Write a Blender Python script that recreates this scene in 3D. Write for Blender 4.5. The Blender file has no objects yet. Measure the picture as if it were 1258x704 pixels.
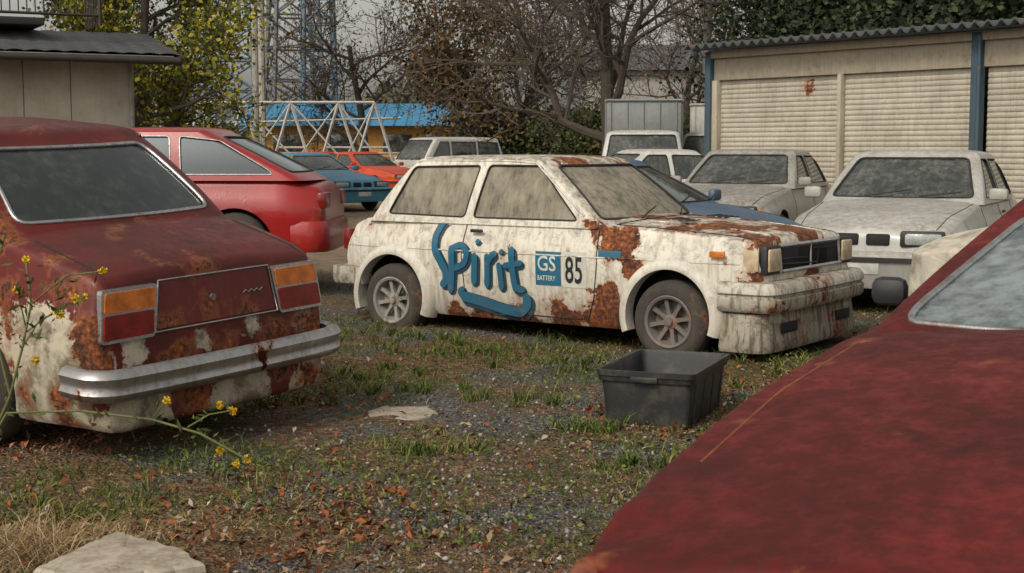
import bpy, bmesh, math, random
import numpy as np
from mathutils import Vector, Matrix
from mathutils.bvhtree import BVHTree
random.seed(7); rng=np.random.default_rng(7)
S=bpy.context.scene
R=math.radians

# ------------------------------------------------------------------ helpers
def link(o,parent=None):
    S.collection.objects.link(o)
    if parent is not None: o.parent=parent
    return o
def empty(name,loc=(0,0,0),rz=0,rx=0,ry=0):
    e=bpy.data.objects.new(name,None); e.empty_display_size=.2
    e.location=loc; e.rotation_euler=(rx,ry,rz); return link(e)
def mobj(name,V,F,mats,parent=None,smooth=None,mi=None,loc=None):
    me=bpy.data.meshes.new(name)
    me.from_pydata([tuple(map(float,v)) for v in V] if not isinstance(V,list) else V,[],F)
    if not isinstance(mats,(list,tuple)): mats=[mats]
    for m in mats: me.materials.append(m)
    if mi is not None: me.polygons.foreach_set('material_index',np.asarray(mi,dtype=np.int32))
    if smooth is not None:
        me.polygons.foreach_set('use_smooth',[True]*len(me.polygons))
        me.set_sharp_from_angle(angle=R(smooth))
    me.update()
    o=bpy.data.objects.new(name,me)
    if loc is not None:o.location=loc
    return link(o,parent)
def npmesh(name,V,nper,mats,parent=None,faces=None):
    V=np.asarray(V,dtype=np.float32); N=V.shape[0]
    me=bpy.data.meshes.new(name)
    if faces is None: faces=[tuple(range(nper))]
    base=(np.arange(N)*nper)[:,None]
    pat=np.array([i for f in faces for i in f])[None,:]
    loops=(base+pat).ravel()
    sizes=np.tile(np.array([len(f) for f in faces]),N)
    starts=np.concatenate([[0],np.cumsum(sizes)[:-1]])
    me.vertices.add(N*nper); me.vertices.foreach_set('co',V.reshape(-1))
    me.loops.add(len(loops)); me.loops.foreach_set('vertex_index',loops.astype(np.int32))
    me.polygons.add(len(sizes)); me.polygons.foreach_set('loop_start',starts.astype(np.int32))
    me.polygons.foreach_set('loop_total',sizes.astype(np.int32))
    me.update(calc_edges=True); me.validate()
    if not isinstance(mats,(list,tuple)): mats=[mats]
    for m in mats: me.materials.append(m)
    o=bpy.data.objects.new(name,me); return link(o,parent)
def apply_mods(o):
    bpy.context.view_layer.update()
    dg=bpy.context.evaluated_depsgraph_get()
    me=bpy.data.meshes.new_from_object(o.evaluated_get(dg))
    o.modifiers.clear(); o.data=me
def bounds(me):
    a=np.empty(len(me.vertices)*3,np.float32); me.vertices.foreach_get('co',a); a=a.reshape(-1,3); return a.min(0),a.max(0)
def boolean(o,cut,tag=''):
    """difference, checked: a failed solve (result larger than the input) falls back to another solver"""
    old=o.data; lo,hi=bounds(old)
    for sv in ('EXACT','MANIFOLD','FAST'):
        try:
            o.data=old.copy(); m=o.modifiers.new('b','BOOLEAN'); m.operation='DIFFERENCE'; m.solver=sv; m.object=cut
            try: m.material_mode='TRANSFER'
            except Exception: pass
            apply_mods(o)
            if len(o.data.vertices)>50:
                l2,h2=bounds(o.data)
                if (l2>=lo-.01).all() and (h2<=hi+.01).all(): break
            print('boolean retry',tag,sv)
        except Exception as ex:
            o.modifiers.clear(); print('boolean err',tag,sv,ex)
    else:
        o.data=old; print('boolean FAILED',tag)
    bpy.data.objects.remove(cut,do_unlink=True)
def smooth(o,a=35):
    me=o.data; me.polygons.foreach_set('use_smooth',[True]*len(me.polygons)); me.set_sharp_from_angle(angle=R(a)); me.update()
def rbox(name,c,s,mat,parent=None,bev=.01,rot=(0,0,0),seg=2,taper=None):
    bm=bmesh.new(); bmesh.ops.create_cube(bm,size=1)
    for v in bm.verts:
        v.co=Vector((v.co.x*s[0],v.co.y*s[1],v.co.z*s[2]))
        if taper and v.co.z>0: v.co.x*=taper[0]; v.co.y*=taper[1]
    if bev>0: bmesh.ops.bevel(bm,geom=bm.edges[:]+bm.verts[:],offset=min(bev,min(s)*.45),segments=seg,affect='EDGES',profile=.5)
    me=bpy.data.meshes.new(name); bm.to_mesh(me); bm.free(); me.materials.append(mat)
    o=bpy.data.objects.new(name,me); o.location=c; o.rotation_euler=rot; link(o,parent)
    if bev>0: smooth(o,40)
    return o
def beams(name,segs,mat,parent=None,r=.03,sides=4):
    V=[];F=[]
    for sg in segs:
        a,b=Vector(sg[0]),Vector(sg[1]); rr=sg[2] if len(sg)>2 else r
        d=(b-a).normalized(); u=d.orthogonal().normalized(); w=d.cross(u); n0=len(V)
        for p in (a,b):
            for k in range(sides):
                t=2*math.pi*(k+.5)/sides; V.append(tuple(p+u*(rr*math.cos(t))+w*(rr*math.sin(t))))
        for k in range(sides): F.append((n0+k,n0+(k+1)%sides,n0+sides+(k+1)%sides,n0+sides+k))
        F.append(tuple(n0+k for k in range(sides))[::-1]); F.append(tuple(n0+sides+k for k in range(sides)))
    return mobj(name,V,F,mat,parent)
def tube(name,pts,r,mat,parent=None,cyc=False):
    cu=bpy.data.curves.new(name,'CURVE'); cu.dimensions='3D'; cu.bevel_depth=r; cu.bevel_resolution=2
    sp=cu.splines.new('POLY'); sp.points.add(len(pts)-1)
    for i,p in enumerate(pts): sp.points[i].co=(p[0],p[1],p[2],1)
    sp.use_cyclic_u=cyc; cu.materials.append(mat)
    o=bpy.data.objects.new(name,cu); return link(o,parent)
_T=rng.random((256,256))
def vn(x,y,s=0):
    x=np.asarray(x,float)+s*17.3; y=np.asarray(y,float)+s*9.7
    xi=np.floor(x).astype(int); yi=np.floor(y).astype(int); fx=x-xi; fy=y-yi
    fx=fx*fx*(3-2*fx); fy=fy*fy*(3-2*fy)
    g=lambda a,b:_T[a&255,b&255]
    return (g(xi,yi)*(1-fx)+g(xi+1,yi)*fx)*(1-fy)+(g(xi,yi+1)*(1-fx)+g(xi+1,yi+1)*fx)*fy
def fbm(x,y,s=0,o=4):
    t=0;a=.5;n=0
    for i in range(o): t=t+a*vn(x*2**i,y*2**i,s+i);n+=a;a*=.5
    return t/n

# ------------------------------------------------------------------ materials
NS=bpy.types.NodeSocket
class G:
    def __init__(s,name,col=(.5,.5,.5),rough=.6,metal=0,spec=None):
        s.m=bpy.data.materials.new(name); s.m.use_nodes=True; s.t=s.m.node_tree; s.t.nodes.clear()
        s.o=s.nd('ShaderNodeOutputMaterial'); s.b=s.nd('ShaderNodeBsdfPrincipled')
        s.t.links.new(s.b.outputs[0],s.o.inputs[0])
        s.set(**{'Base Color':col,'Roughness':rough,'Metallic':metal})
        if spec is not None: s.set(**{'Specular IOR Level':spec})
    def nd(s,t,**k):
        n=s.t.nodes.new(t)
        for a,b in k.items(): setattr(n,a,b)
        return n
    def put(s,sock,v):
        if isinstance(v,NS): s.t.links.new(v,sock)
        elif isinstance(v,(tuple,list)):
            n=len(sock.default_value); v=tuple(v)
            sock.default_value=(v+(1,))[:n] if len(v)<n else v[:n]
        else: sock.default_value=v
    def set(s,**k):
        for a,b in k.items(): s.put(s.b.inputs[a],b)
    def obj(s):
        if not hasattr(s,'_tc'): s._tc=s.nd('ShaderNodeTexCoord')
        return s._tc.outputs['Object']
    def vscale(s,v,sc):
        n=s.nd('ShaderNodeMapping'); s.put(n.inputs['Vector'],v); n.inputs['Scale'].default_value=sc; return n.outputs[0]
    def noise(s,sc,det=4,ro=.55,vec=None,dist=0):
        n=s.nd('ShaderNodeTexNoise'); s.put(n.inputs['Vector'],vec if vec is not None else s.obj())
        n.inputs['Scale'].default_value=sc; n.inputs['Detail'].default_value=det; n.inputs['Roughness'].default_value=ro
        n.inputs['Distortion'].default_value=dist; return n.outputs['Fac']
    def vor(s,sc,vec=None,out='Distance'):
        n=s.nd('ShaderNodeTexVoronoi'); s.put(n.inputs['Vector'],vec if vec is not None else s.obj())
        n.inputs['Scale'].default_value=sc; return n.outputs[out]
    def math(s,op,a,b=0.,c=0.):
        n=s.nd('ShaderNodeMath',operation=op); s.put(n.inputs[0],a); s.put(n.inputs[1],b); s.put(n.inputs[2],c); return n.outputs[0]
    def mr(s,v,a,b,c=0.,d=1.,sm=True):
        n=s.nd('ShaderNodeMapRange'); n.clamp=True
        if sm: n.interpolation_type='SMOOTHSTEP'
        for i,q in enumerate((v,a,b,c,d)): s.put(n.inputs[i],q)
        return n.outputs[0]
    def mix(s,f,a,b,bt='MIX'):
        n=s.nd('ShaderNodeMix',data_type='RGBA',blend_type=bt); s.put(n.inputs[0],f); s.put(n.inputs[6],a); s.put(n.inputs[7],b); return n.outputs[2]
    def ramp(s,f,stops,const=False):
        n=s.nd('ShaderNodeValToRGB'); s.put(n.inputs[0],f); r=n.color_ramp
        if const: r.interpolation='CONSTANT'
        while len(r.elements)<len(stops): r.elements.new(.5)
        for e,(p,c) in zip(r.elements,stops): e.position=p; e.color=tuple(c)+(1,)
        return n.outputs[0]
    def sep(s,v):
        n=s.nd('ShaderNodeSeparateXYZ'); s.put(n.inputs[0],v); return n.outputs
    def nz(s):
        n=s.nd('ShaderNodeNewGeometry'); return s.sep(n.outputs['Normal'])[2]
    def rnd(s):
        n=s.nd('ShaderNodeNewGeometry'); return n.outputs['Random Per Island']
    def bump(s,h,st=.3,d=.01):
        n=s.nd('ShaderNodeBump'); n.inputs['Strength'].default_value=st; n.inputs['Distance'].default_value=d
        s.put(n.inputs['Height'],h); s.put(s.b.inputs['Normal'],n.outputs[0])
    def spots(s,L):
        r=None
        for (x,y,z,rad,st) in L:
            n=s.nd('ShaderNodeVectorMath',operation='DISTANCE'); s.put(n.inputs[0],s.obj()); n.inputs[1].default_value=(x,y,z)
            v=s.mr(n.outputs['Value'],0.,rad,st,0.)
            r=v if r is None else s.math('MAXIMUM',r,v)
        return r
def simple(name,col,rough=.6,metal=0,var=.25,sc=8,bump=.15,spec=None):
    g=G(name,col,rough,metal,spec)
    n=g.noise(sc,5,.65)
    a=tuple(c*(1-var) for c in col); b=tuple(min(1,c*(1+var)) for c in col)
    g.set(**{'Base Color':g.ramp(n,[(.3,a),(.7,b)])})
    if bump: g.bump(g.noise(sc*6,3),bump,.005)
    return g.m
def paint(name,col,rust=0.,spots=[],patch=None,dirt=.4,dcol=(.10,.085,.06),rough=.45,updirt=.4,fade=.2,coat=.15,streak=.5,thr=.66,nsc=5.,mould=0.,spec=.5):
    g=G(name,col,rough,spec=spec)
    ob=g.obj()
    n1=g.noise(1.7,3,.6); n2=g.noise(nsc,6,.68,dist=.3); n3=g.noise(40,3,.6); n4=g.noise(9,6,.73)
    c=g.ramp(n1,[(.3,tuple(x*(1-fade) for x in col)),(.7,tuple(min(1,x*(1+fade*.6)) for x in col))])
    if patch:
        pcol,pl=patch
        pm=g.mr(g.math('ADD',g.math('MULTIPLY',n4,.6),g.spots(pl)),.60,.64)
        c=g.mix(pm,c,g.mix(g.mr(n2,.42,.62),pcol,tuple(x*.25 for x in pcol)))
    sv=g.vscale(ob,(26,26,2.2)); st=g.noise(1,3,.6,vec=sv)
    dm=g.math('MULTIPLY',g.mr(st,.44,.70),streak)
    bl=g.math('MULTIPLY',g.mr(n4,.48,.70),.8)
    dm=g.math('MAXIMUM',dm,bl)
    up=g.math('MULTIPLY',g.mr(g.nz(),.55,.95),g.mr(g.noise(14,6,.78),.38,.60)); up=g.math('MULTIPLY',up,updirt)
    z=g.sep(ob)[2]; low=g.math('MULTIPLY',g.mr(z,.62,.12),.55)
    dm=g.math('ADD',g.math('MULTIPLY',dm,dirt),g.math('ADD',up,g.math('MULTIPLY',low,g.math('MULTIPLY',n1,dirt*2.))))
    c=g.mix(g.mr(dm,0.,1.,0.,.92,False),c,dcol)
    if mould:
        mm=g.math('MULTIPLY',g.mr(g.noise(60,2,.8),.52,.66),g.mr(n4,.44,.60)); c=g.mix(g.math('MULTIPLY',mm,mould),c,(.035,.032,.024))
    rb=g.math('ADD',n2,rust)
    if spots: rb=g.math('ADD',rb,g.spots(spots))
    rm=g.mr(rb,thr,thr+.03); halo=g.math('MULTIPLY',g.mr(rb,thr-.09,thr+.02),.75)
    ru=g.ramp(g.math('ADD',g.math('MULTIPLY',n3,.55),g.math('MULTIPLY',n4,.45)),[(.36,(.020,.011,.008)),(.46,(.075,.026,.012)),(.56,(.21,.062,.018)),(.66,(.42,.15,.04)),(.75,(.5,.28,.12))])
    c=g.mix(halo,c,g.mix(.5,(.33,.12,.04),c))
    c=g.mix(rm,c,ru)
    g.set(**{'Base Color':c,'Roughness':g.math('MAXIMUM',g.math('ADD',rough,g.math('MULTIPLY',dm,.4)),g.math('MULTIPLY',rm,.9))})
    if coat: g.set(**{'Coat Weight':g.math('MULTIPLY',g.math('SUBTRACT',1.,g.math('MINIMUM',g.math('ADD',rm,dm),1.)),coat),'Coat Roughness':.15})
    g.bump(g.math('ADD',n3,g.math('MULTIPLY',g.mr(n2,.5,.7),1.5)),.22,.003)
    return g.m
def glass(name,dust=.35,tint=(.02,.025,.025),dcol=(.30,.28,.23),op=.55,refl=1.4):
    g=G(name); t=g.t
    tr=g.nd('ShaderNodeBsdfTransparent'); tr.inputs[0].default_value=(.62,.68,.66,1)
    gl=g.nd('ShaderNodeBsdfGlossy'); gl.inputs['Roughness'].default_value=.05; gl.inputs[0].default_value=(.85,.9,.9,1)
    df=g.nd('ShaderNodeBsdfDiffuse'); dk=g.nd('ShaderNodeBsdfDiffuse'); dk.inputs[0].default_value=tint+(1,)
    st=g.noise(1,4,.65,vec=g.vscale(g.obj(),(18,18,2.2)))
    n=g.math('ADD',g.math('MULTIPLY',st,.5),g.math('MULTIPLY',g.noise(3,5,.72),.5))
    g.put(df.inputs[0],g.ramp(n,[(.38,tuple(c*.4 for c in dcol)),(.62,dcol)]))
    def mx(f,a,b):
        m=g.nd('ShaderNodeMixShader'); g.put(m.inputs[0],f); t.links.new(a,m.inputs[1]); t.links.new(b,m.inputs[2]); return m.outputs[0]
    fr=g.nd('ShaderNodeFresnel'); fr.inputs[0].default_value=1.5
    body=mx(op,tr.outputs[0],dk.outputs[0])
    clean=mx(g.math('MINIMUM',g.math('ADD',g.math('MULTIPLY',fr.outputs[0],refl),.04),1.),body,gl.outputs[0])
    fin=mx(g.mr(n,.5-dust*.45,.72-dust*.3,dust*.35,min(1.,dust*1.3)),clean,df.outputs[0])
    t.links.new(fin,g.o.inputs[0]); return g.m

M={}
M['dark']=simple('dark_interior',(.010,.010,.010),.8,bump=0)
M['inner']=simple('interior_trim',(.03,.028,.025),.85,bump=.1)
M['rubber']=simple('rubber',(.022,.021,.02),.8,sc=20)
M['tyre']=paint('tyre_rubber',(.026,.025,.024),dirt=.5,dcol=(.11,.09,.065),rough=.85,updirt=0,coat=0)
M['blacktrim']=simple('black_trim',(.018,.018,.018),.55)
M['rustline']=simple('rusty_edge',(.20,.055,.02),.8,var=.6,sc=20)
M['chrome']=paint('aged_chrome',(.48,.48,.48),dirt=.65,dcol=(.14,.10,.07),rough=.25,rust=.02,updirt=.45,coat=0,fade=.1,spots=[(-2.1,-.2,.45,.4,.07),(-2.1,.6,.45,.3,.07)])
for n in M['chrome'].node_tree.nodes:
    if n.type=='BSDF_PRINCIPLED': n.inputs['Metallic'].default_value=.85
M['rim_silver']=paint('rim_silver',(.42,.41,.38),dirt=.8,rough=.45,updirt=.2,rust=.0)
M['rim_grey']=paint('rim_grey',(.14,.14,.14),dirt=.6,dcol=(.13,.09,.06),rough=.5,updirt=.2,rust=.03)
M['amber']=simple('amber_lens',(.50,.14,.02),.25,var=.4,sc=14,bump=.1)
M['red_lens']=simple('red_lens',(.17,.009,.007),.25,var=.4,sc=14,bump=.1)
M['lamp']=simple('headlamp_lens',(.46,.36,.24),.25,var=.3,sc=20)
M['lampclear']=simple('headlamp_clear',(.30,.32,.32),.12,var=.3,sc=20)
M['plate']=simple('plate_white',(.5,.5,.46),.5)
M['glass_dusty']=glass('glass_dusty',.72,dcol=(.34,.305,.235))
M['glass_mid']=glass('glass_mid',.30,dcol=(.26,.26,.23),op=.6)
M['glass_clean']=glass('glass_clean',.12,dcol=(.25,.27,.27),op=.4)
M['glass_dark']=glass('glass_dark',.10,dcol=(.12,.15,.16),op=.85,refl=1.0,tint=(.012,.022,.026))
M['glass_blue']=glass('glass_hazy',.50,dcol=(.31,.36,.37),op=.5)
M['blue']=paint('decal_blue',(.006,.11,.19),dirt=.35,rough=.5,updirt=0,rust=-.01,streak=.4,coat=0,mould=.2)
M['blue_dk']=paint('decal_blue_dark',(.006,.035,.06),dirt=.3,rough=.5,updirt=0,rust=-.01,coat=0)
M['black_dec']=simple('decal_black',(.015,.015,.015),.6)
M['white_dec']=simple('decal_white',(.5,.5,.44),.6)

# ------------------------------------------------------------------ ground
def gh(x,y):
    x=np.asarray(x,float); y=np.asarray(y,float)
    h=.3*np.exp(-((x+5.3)**2/9+(y-13.8)**2/14))+.26*np.exp(-((x+4.9)**2+(y-9.3)**2)/3.)
    w=np.clip(1-np.hypot(x,y-9)/60,0,1)
    return h+w*((fbm(x*.6,y*.6,1)-.5)*.07+(fbm(x*3.5,y*3.5,5)-.5)*.045)
def gz(x,y): return float(gh(x,y))
def axis(lo,hi,st,far_lo,far_hi):
    a=list(np.arange(lo,hi+st/2,st)); s=st; v=lo; left=[]
    while v>far_lo: s*=1.28; v-=s; left.append(v)
    s=st; v=a[-1]; right=[]
    while v<far_hi: s*=1.28; v+=s; right.append(v)
    return np.array(left[::-1]+a+right)
gx=axis(-4.5,5.5,.05,-900,900); gy=axis(3.6,15,.05,-600,1500)
X,Y=np.meshgrid(gx,gy); Z=gh(X,Y)
nx,ny=len(gx),len(gy)
V=np.stack([X,Y,Z],-1).reshape(-1,3)
ii,jj=np.meshgrid(np.arange(nx-1),np.arange(ny-1)); q=(jj*nx+ii).ravel()
F=np.stack([q,q+1,q+nx+1,q+nx],1)
me=bpy.data.meshes.new('ground'); me.vertices.add(len(V)); me.vertices.foreach_set('co',V.astype(np.float32).ravel())
me.loops.add(F.size); me.loops.foreach_set('vertex_index',F.ravel().astype(np.int32))
me.polygons.add(len(F)); me.polygons.foreach_set('loop_start',(np.arange(len(F))*4).astype(np.int32)); me.polygons.foreach_set('loop_total',np.full(len(F),4,np.int32))
me.polygons.foreach_set('use_smooth',[True]*len(F)); me.update(calc_edges=True)
g=G('ground_gravel',rough=.95,spec=.2)
vc=g.vor(70,out='Color'); vb=g.nd('ShaderNodeRGBToBW'); g.put(vb.inputs[0],vc)
grav=g.ramp(vb.outputs[0],[(.1,(.030,.030,.029)),(.5,(.085,.082,.076)),(.95,(.21,.20,.185))])
nd_=g.noise(22,6,.7)
dirt=g.ramp(nd_,[(.3,(.035,.023,.013)),(.5,(.125,.076,.042)),(.7,(.30,.20,.115))])
moss=g.ramp(nd_,[(.35,(.022,.03,.009)),(.65,(.085,.10,.025))])
c=g.mix(g.mr(g.noise(.9,5,.65),.48,.57),dirt,grav)
c=g.mix(g.math('MULTIPLY',g.mr(g.noise(1.6,6,.7),.50,.61),.55),c,moss)
far=g.mr(g.sep(g.obj())[1],11.,18.)
farc=g.ramp(g.noise(4,6,.7),[(.35,(.14,.10,.067)),(.65,(.30,.23,.16))])
c=g.mix(far,c,farc)
g.set(**{'Base Color':c}); g.bump(g.math('ADD',g.vor(60),g.math('MULTIPLY',g.noise(45,3),.8)),.9,.02)
me.materials.append(g.m); link(bpy.data.objects.new('ground',me))

def rampmat(name,stops,rough=.8):
    g=G(name,rough=rough,spec=.25); g.set(**{'Base Color':g.ramp(g.rnd(),stops)})
    return g.m
def pts_view(n,y0=4.0,y1=17,k=.5,p=1.0):
    u=rng.random(n); y=y0*(y1/y0)**(u**p); x=(rng.random(n)*2-1)*k*y; return x,y
def blades(name,x,y,h,w,mat,lean=.5,zoff=0):
    n=len(x); z=gh(x,y)+zoff; a=rng.random(n)*6.283; b=rng.random(n)*6.283
    s=np.stack([np.cos(a),np.sin(a),0*a],1)*w[:,None]; l=np.stack([np.cos(b),np.sin(b),0*b],1)*(h*lean*(.3+rng.random(n)))[:,None]
    up=np.stack([0*h,0*h,h],1); B=np.stack([x,y,z-.005],1)
    V=np.stack([B-s,B+s,B+l*.35+up*.6+s*.7,B+l*.35+up*.6-s*.7,B+l+up*(.85)],1)
    return npmesh(name,V,5,mat,faces=[(0,1,2,3),(3,2,4)])
def flats(name,C,size,mat,flat=.35,asp=.6,parent=None,fold=0.):
    n=len(C); nrm=rng.normal(size=(n,3))*flat; nrm[:,2]+=1 if flat<5 else 0
    nrm/=np.linalg.norm(nrm,axis=1)[:,None]
    t=rng.normal(size=(n,3)); u=np.cross(nrm,t); u/=np.linalg.norm(u,axis=1)[:,None]; v=np.cross(nrm,u)
    size=np.asarray(size)[:,None]; 
    V=np.stack([C-u*size,C-v*size*asp+nrm*size*fold,C+u*size,C+v*size*asp+nrm*size*fold],1)
    return npmesh(name,V,4,mat,parent)
def near(x,y,cx,cy,r): return np.exp(-(((x-cx)**2+(y-cy)**2)/r**2))
def pathm(x,y): return np.exp(-((x-(-.05+.05*(y-5)))/.42)**2)*np.clip(1.3-np.abs(y-6)/2.2,0,1)
gm=rampmat('grass_green',[(0,(.025,.045,.010)),(.4,(.06,.10,.018)),(.75,(.13,.16,.03)),(1,(.23,.20,.06))])
sm=rampmat('straw',[(0,(.12,.07,.03)),(.4,(.26,.165,.075)),(.75,(.38,.27,.14)),(1,(.48,.38,.23))])
lm=rampmat('leaf_litter',[(0,(.06,.024,.012)),(.3,(.16,.045,.018)),(.5,(.27,.075,.022)),(.65,(.30,.13,.045)),(.85,(.25,.18,.11)),(1,(.45,.39,.30))])
pm=rampmat('pebbles',[(0,(.04,.04,.04)),(.5,(.13,.125,.115)),(.9,(.26,.25,.23)),(1,(.45,.42,.38))],.9)
x,y=pts_view(220000,y1=15)
dens=np.clip((fbm(x*1.5,y*1.5,11)-.515)*9,0,1)*(.35+.5*np.clip((y-5)/2,0,1))+near(x,y,.6,8.7,.9)*.9+near(x,y,-1.7,5.6,.5)*.9+near(x,y,1.3,7.0,.6)*.7+near(x,y,-1.0,9.4,.7)*.8+near(x,y,2.2,8.8,.8)*.8+near(x,y,-.9,8.1,.4)*.6
dens*=1-.92*pathm(x,y)
k=rng.random(len(x))<dens*.6; x,y=x[k],y[k]; n=len(x)
cl=fbm(x*5,y*5,21); blades('grass',x,y,(.008+.065*rng.random(n)**2)*(.3+1.6*np.clip(cl-.38,0,1)*2.4),.0015+.002*rng.random(n),gm,1.0)
x,y=pts_view(80000,y1=14); dens=np.clip((fbm(x*1.5,y*1.5,11)-.50)*8,0,1)*(.4+.6*np.clip((y-5)/2,0,1))+near(x,y,.8,8.3,1.)*.7+near(x,y,-1.6,5.3,.5)*.8
k=rng.random(len(x))<dens*.5; x,y=x[k],y[k]
flats('ground_weeds',np.stack([x,y,gh(x,y)+.006+.03*rng.random(len(x))],1),.004+.011*rng.random(len(x)),gm,.6,.6,fold=.2)
cx=[];cy=[]
for (a,b_,m_,sd) in((-.2,9.55,22,.3),(-.75,10.1,14,.25),(.6,9.0,18,.3),(2.0,9.0,20,.35),(2.8,9.3,20,.4),(-1.75,5.2,12,.2),(-.6,7.9,12,.25),(.35,6.9,12,.12),(.55,6.2,9,.12),(1.9,8.2,12,.3),(-2.3,10.7,16,.5),(-1.1,8.6,14,.3),(-.45,6.3,8,.15),(.1,7.6,6,.2),(-1.25,7.6,10,.25)):
    for _ in range(m_):
        u,v=a+random.gauss(0,sd),b_+random.gauss(0,sd*.5); k=random.randint(12,34)
        cx+=list(u+rng.normal(size=k)*.018); cy+=list(v+rng.normal(size=k)*.018)
cx=np.array(cx);cy=np.array(cy);n=len(cx); blades('tall_weeds',cx,cy,.03+.07*rng.random(n),.0022+.003*rng.random(n),gm,1.1)
x,y=pts_view(160000,y1=15); dens=np.clip((fbm(x*1.2+4,y*1.2,14)-.42)*5,0,1)*.8+near(x,y,-1.55,4.7,.5)*1.5
dens*=1-.8*pathm(x,y)
k=rng.random(len(x))<dens*.5; x,y=x[k],y[k]; n=len(x)
blades('dry_grass',x,y,.010+.035*rng.random(n)**2+.14*near(x,y,-1.7,4.75,.35)*rng.random(n),.0010+.0014*rng.random(n),sm,2.6)
x,y=pts_view(120000,y1=15); dens=np.clip((fbm(x*1.1,y*1.1,15)-.46)*6,0.06,1)+near(x,y,-.8,5.0,.7)*.7
dens*=1-.8*pathm(x,y)
k=rng.random(len(x))<dens*.46; x,y=x[k],y[k]; n=len(x)
flats('fallen_leaves',np.stack([x,y,gh(x,y)+.010+.014*rng.random(n)],1),.004+.022*rng.random(n)**2.6,lm,.6,.5,fold=.35)
x,y=pts_view(50000,y1=14)
k=rng.random(len(x))<np.clip((fbm(x*.9,y*.9,17)-.4)*4,.2,1)*.7+pathm(x,y); x,y=x[k],y[k]; n=len(x)
C=np.stack([x,y,gh(x,y)],1); r=(.003+.011*rng.random(n)**3)[:,None]
d=[(1,0,0),(0,1,0),(-1,0,0),(0,-1,0),(0,0,.8),(0,0,-.5)]
V=np.stack([C+r*np.array(q)*(.6+.8*rng.random((n,1))) for q in d],1)
npmesh('gravel',V,6,pm,faces=[(0,1,4),(1,2,4),(2,3,4),(3,0,4),(1,0,5),(2,1,5),(3,2,5),(0,3,5)])
stone=paint('pale_stone',(.50,.45,.37),dirt=.4,dcol=(.16,.12,.08),rough=.95,updirt=.35,coat=0,rust=-.3,nsc=9,spec=.2)
def densify2(P,st):
    o=[]
    for i in range(len(P)):
        a=Vector(P[i]);b=Vector(P[(i+1)%len(P)]);m=max(1,int((b-a).length/st))
        for k in range(m): o.append(tuple(a+(b-a)*k/m))
    return o
def slab(name,c,poly,h,z0=0.,mat=stone,seed=1):
    r_=random.Random(seed); pl=densify2(poly,.03); V=[];F=[];n=len(pl)
    J=[(r_.uniform(-.010,.010),r_.uniform(-.010,.010)) for _ in pl]
    for zz,k in ((-.03,1.03),(h*.75,1.0),(h,.965),(h*1.02,.6),(h*1.05,.25)):
        for (x,y),j in zip(pl,J): V.append(((x+j[0])*k,(y+j[1])*k,zz+.004*(r_.random()-.5)))
    for l in range(4):
        for i in range(n): F.append((l*n+i,l*n+(i+1)%n,(l+1)*n+(i+1)%n,(l+1)*n+i))
    F.append(tuple(4*n+i for i in range(n)))
    return mobj(name,V,F,mat,smooth=30,loc=(c[0],c[1],gz(*c)+z0))
slab('flat_stone',(-.56,7.30),[(-.17,-.15),(.02,-.20),(.10,-.16),(.17,-.02),(.11,.19),(-.08,.16),(-.12,.21),(-.19,.05)],.006,.002,seed=3)
slab('broken_slab',(-1.28,4.60),[(-.24,-.20),(.0,-.30),(.29,-.14),(.20,.02),(-.10,.25),(-.14,.12)],.045,.0,seed=5)

# ------------------------------------------------------------------ car builder
def curve(c):
    xs=[p[0] for p in c]; vs=[p[1] for p in c]
    def f(x,w=.05): return float(np.mean([np.interp(x+d,xs,vs) for d in (-w,-w/2,0,w/2,w)]))
    return f
def body_mesh(P):
    c={k:curve(P[k]) for k in ('zt','zs','W','zb')}
    ct=curve(P['tuck']) if 'tuck' in P else (lambda x:.05)
    zc=P.get('zc',.55); xf,xr,re=P['xf'],P['xr'],P.get('re',.06); r=P.get('r',.045)
    ends=[re*(1-math.cos(a)) for a in np.linspace(0,math.pi/2,6)]
    xs=[xr+e for e in ends]+list(np.linspace(xr+re,xf-re,P.get('n',70)))[1:-1]+[xf-e for e in ends][::-1]
    V=[];F=[];nr=None
    for x in xs:
        d=min(x-xr,xf-x)/re; sh=0
        if d<1: sh=re*(1-math.sqrt(max(0,1-(1-d)**2)))
        W=c['W'](x)-sh; zt=c['zt'](x)-sh; zs=c['zs'](x)-sh; zb=c['zb'](x)+sh; wt=W-ct(x)
        h=[(0,zb),(W*.5,zb),(W-.12,zb),(W-.06,zb+.01),(W-.03,zb+.05)]
        for t in (.35,.7,1): h.append((W-.03*(1-t)**1.5,zb+.05+(zc-zb-.05)*t))
        for t in (.3,.6,1): h.append((W-(W-wt)*t**1.6,zc+(zs-r-zc)*t))
        for a in (22,45,68,90): h.append((wt-r+r*math.cos(R(a)),zs-r+r*math.sin(R(a))))
        for t in (.9,.8,.65,.45,.22,0): 
            y=(wt-r)*t; h.append((y,zt-(zt-zs)*t*t))
        ring=h+[(-a,b) for a,b in h[-2:0:-1]]
        nr=len(ring)
        for a,b in ring: V.append((x,a,b))
    m=len(xs)
    for i in range(m-1):
        for k in range(nr): F.append((i*nr+k,(i+1)*nr+k,(i+1)*nr+(k+1)%nr,i*nr+(k+1)%nr))
    F.append(tuple(range(nr))); F.append(tuple((m-1)*nr+k for k in range(nr))[::-1])
    w=P.get('warp')
    if w: V=[w(*v) for v in V]
    return V,F
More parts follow.
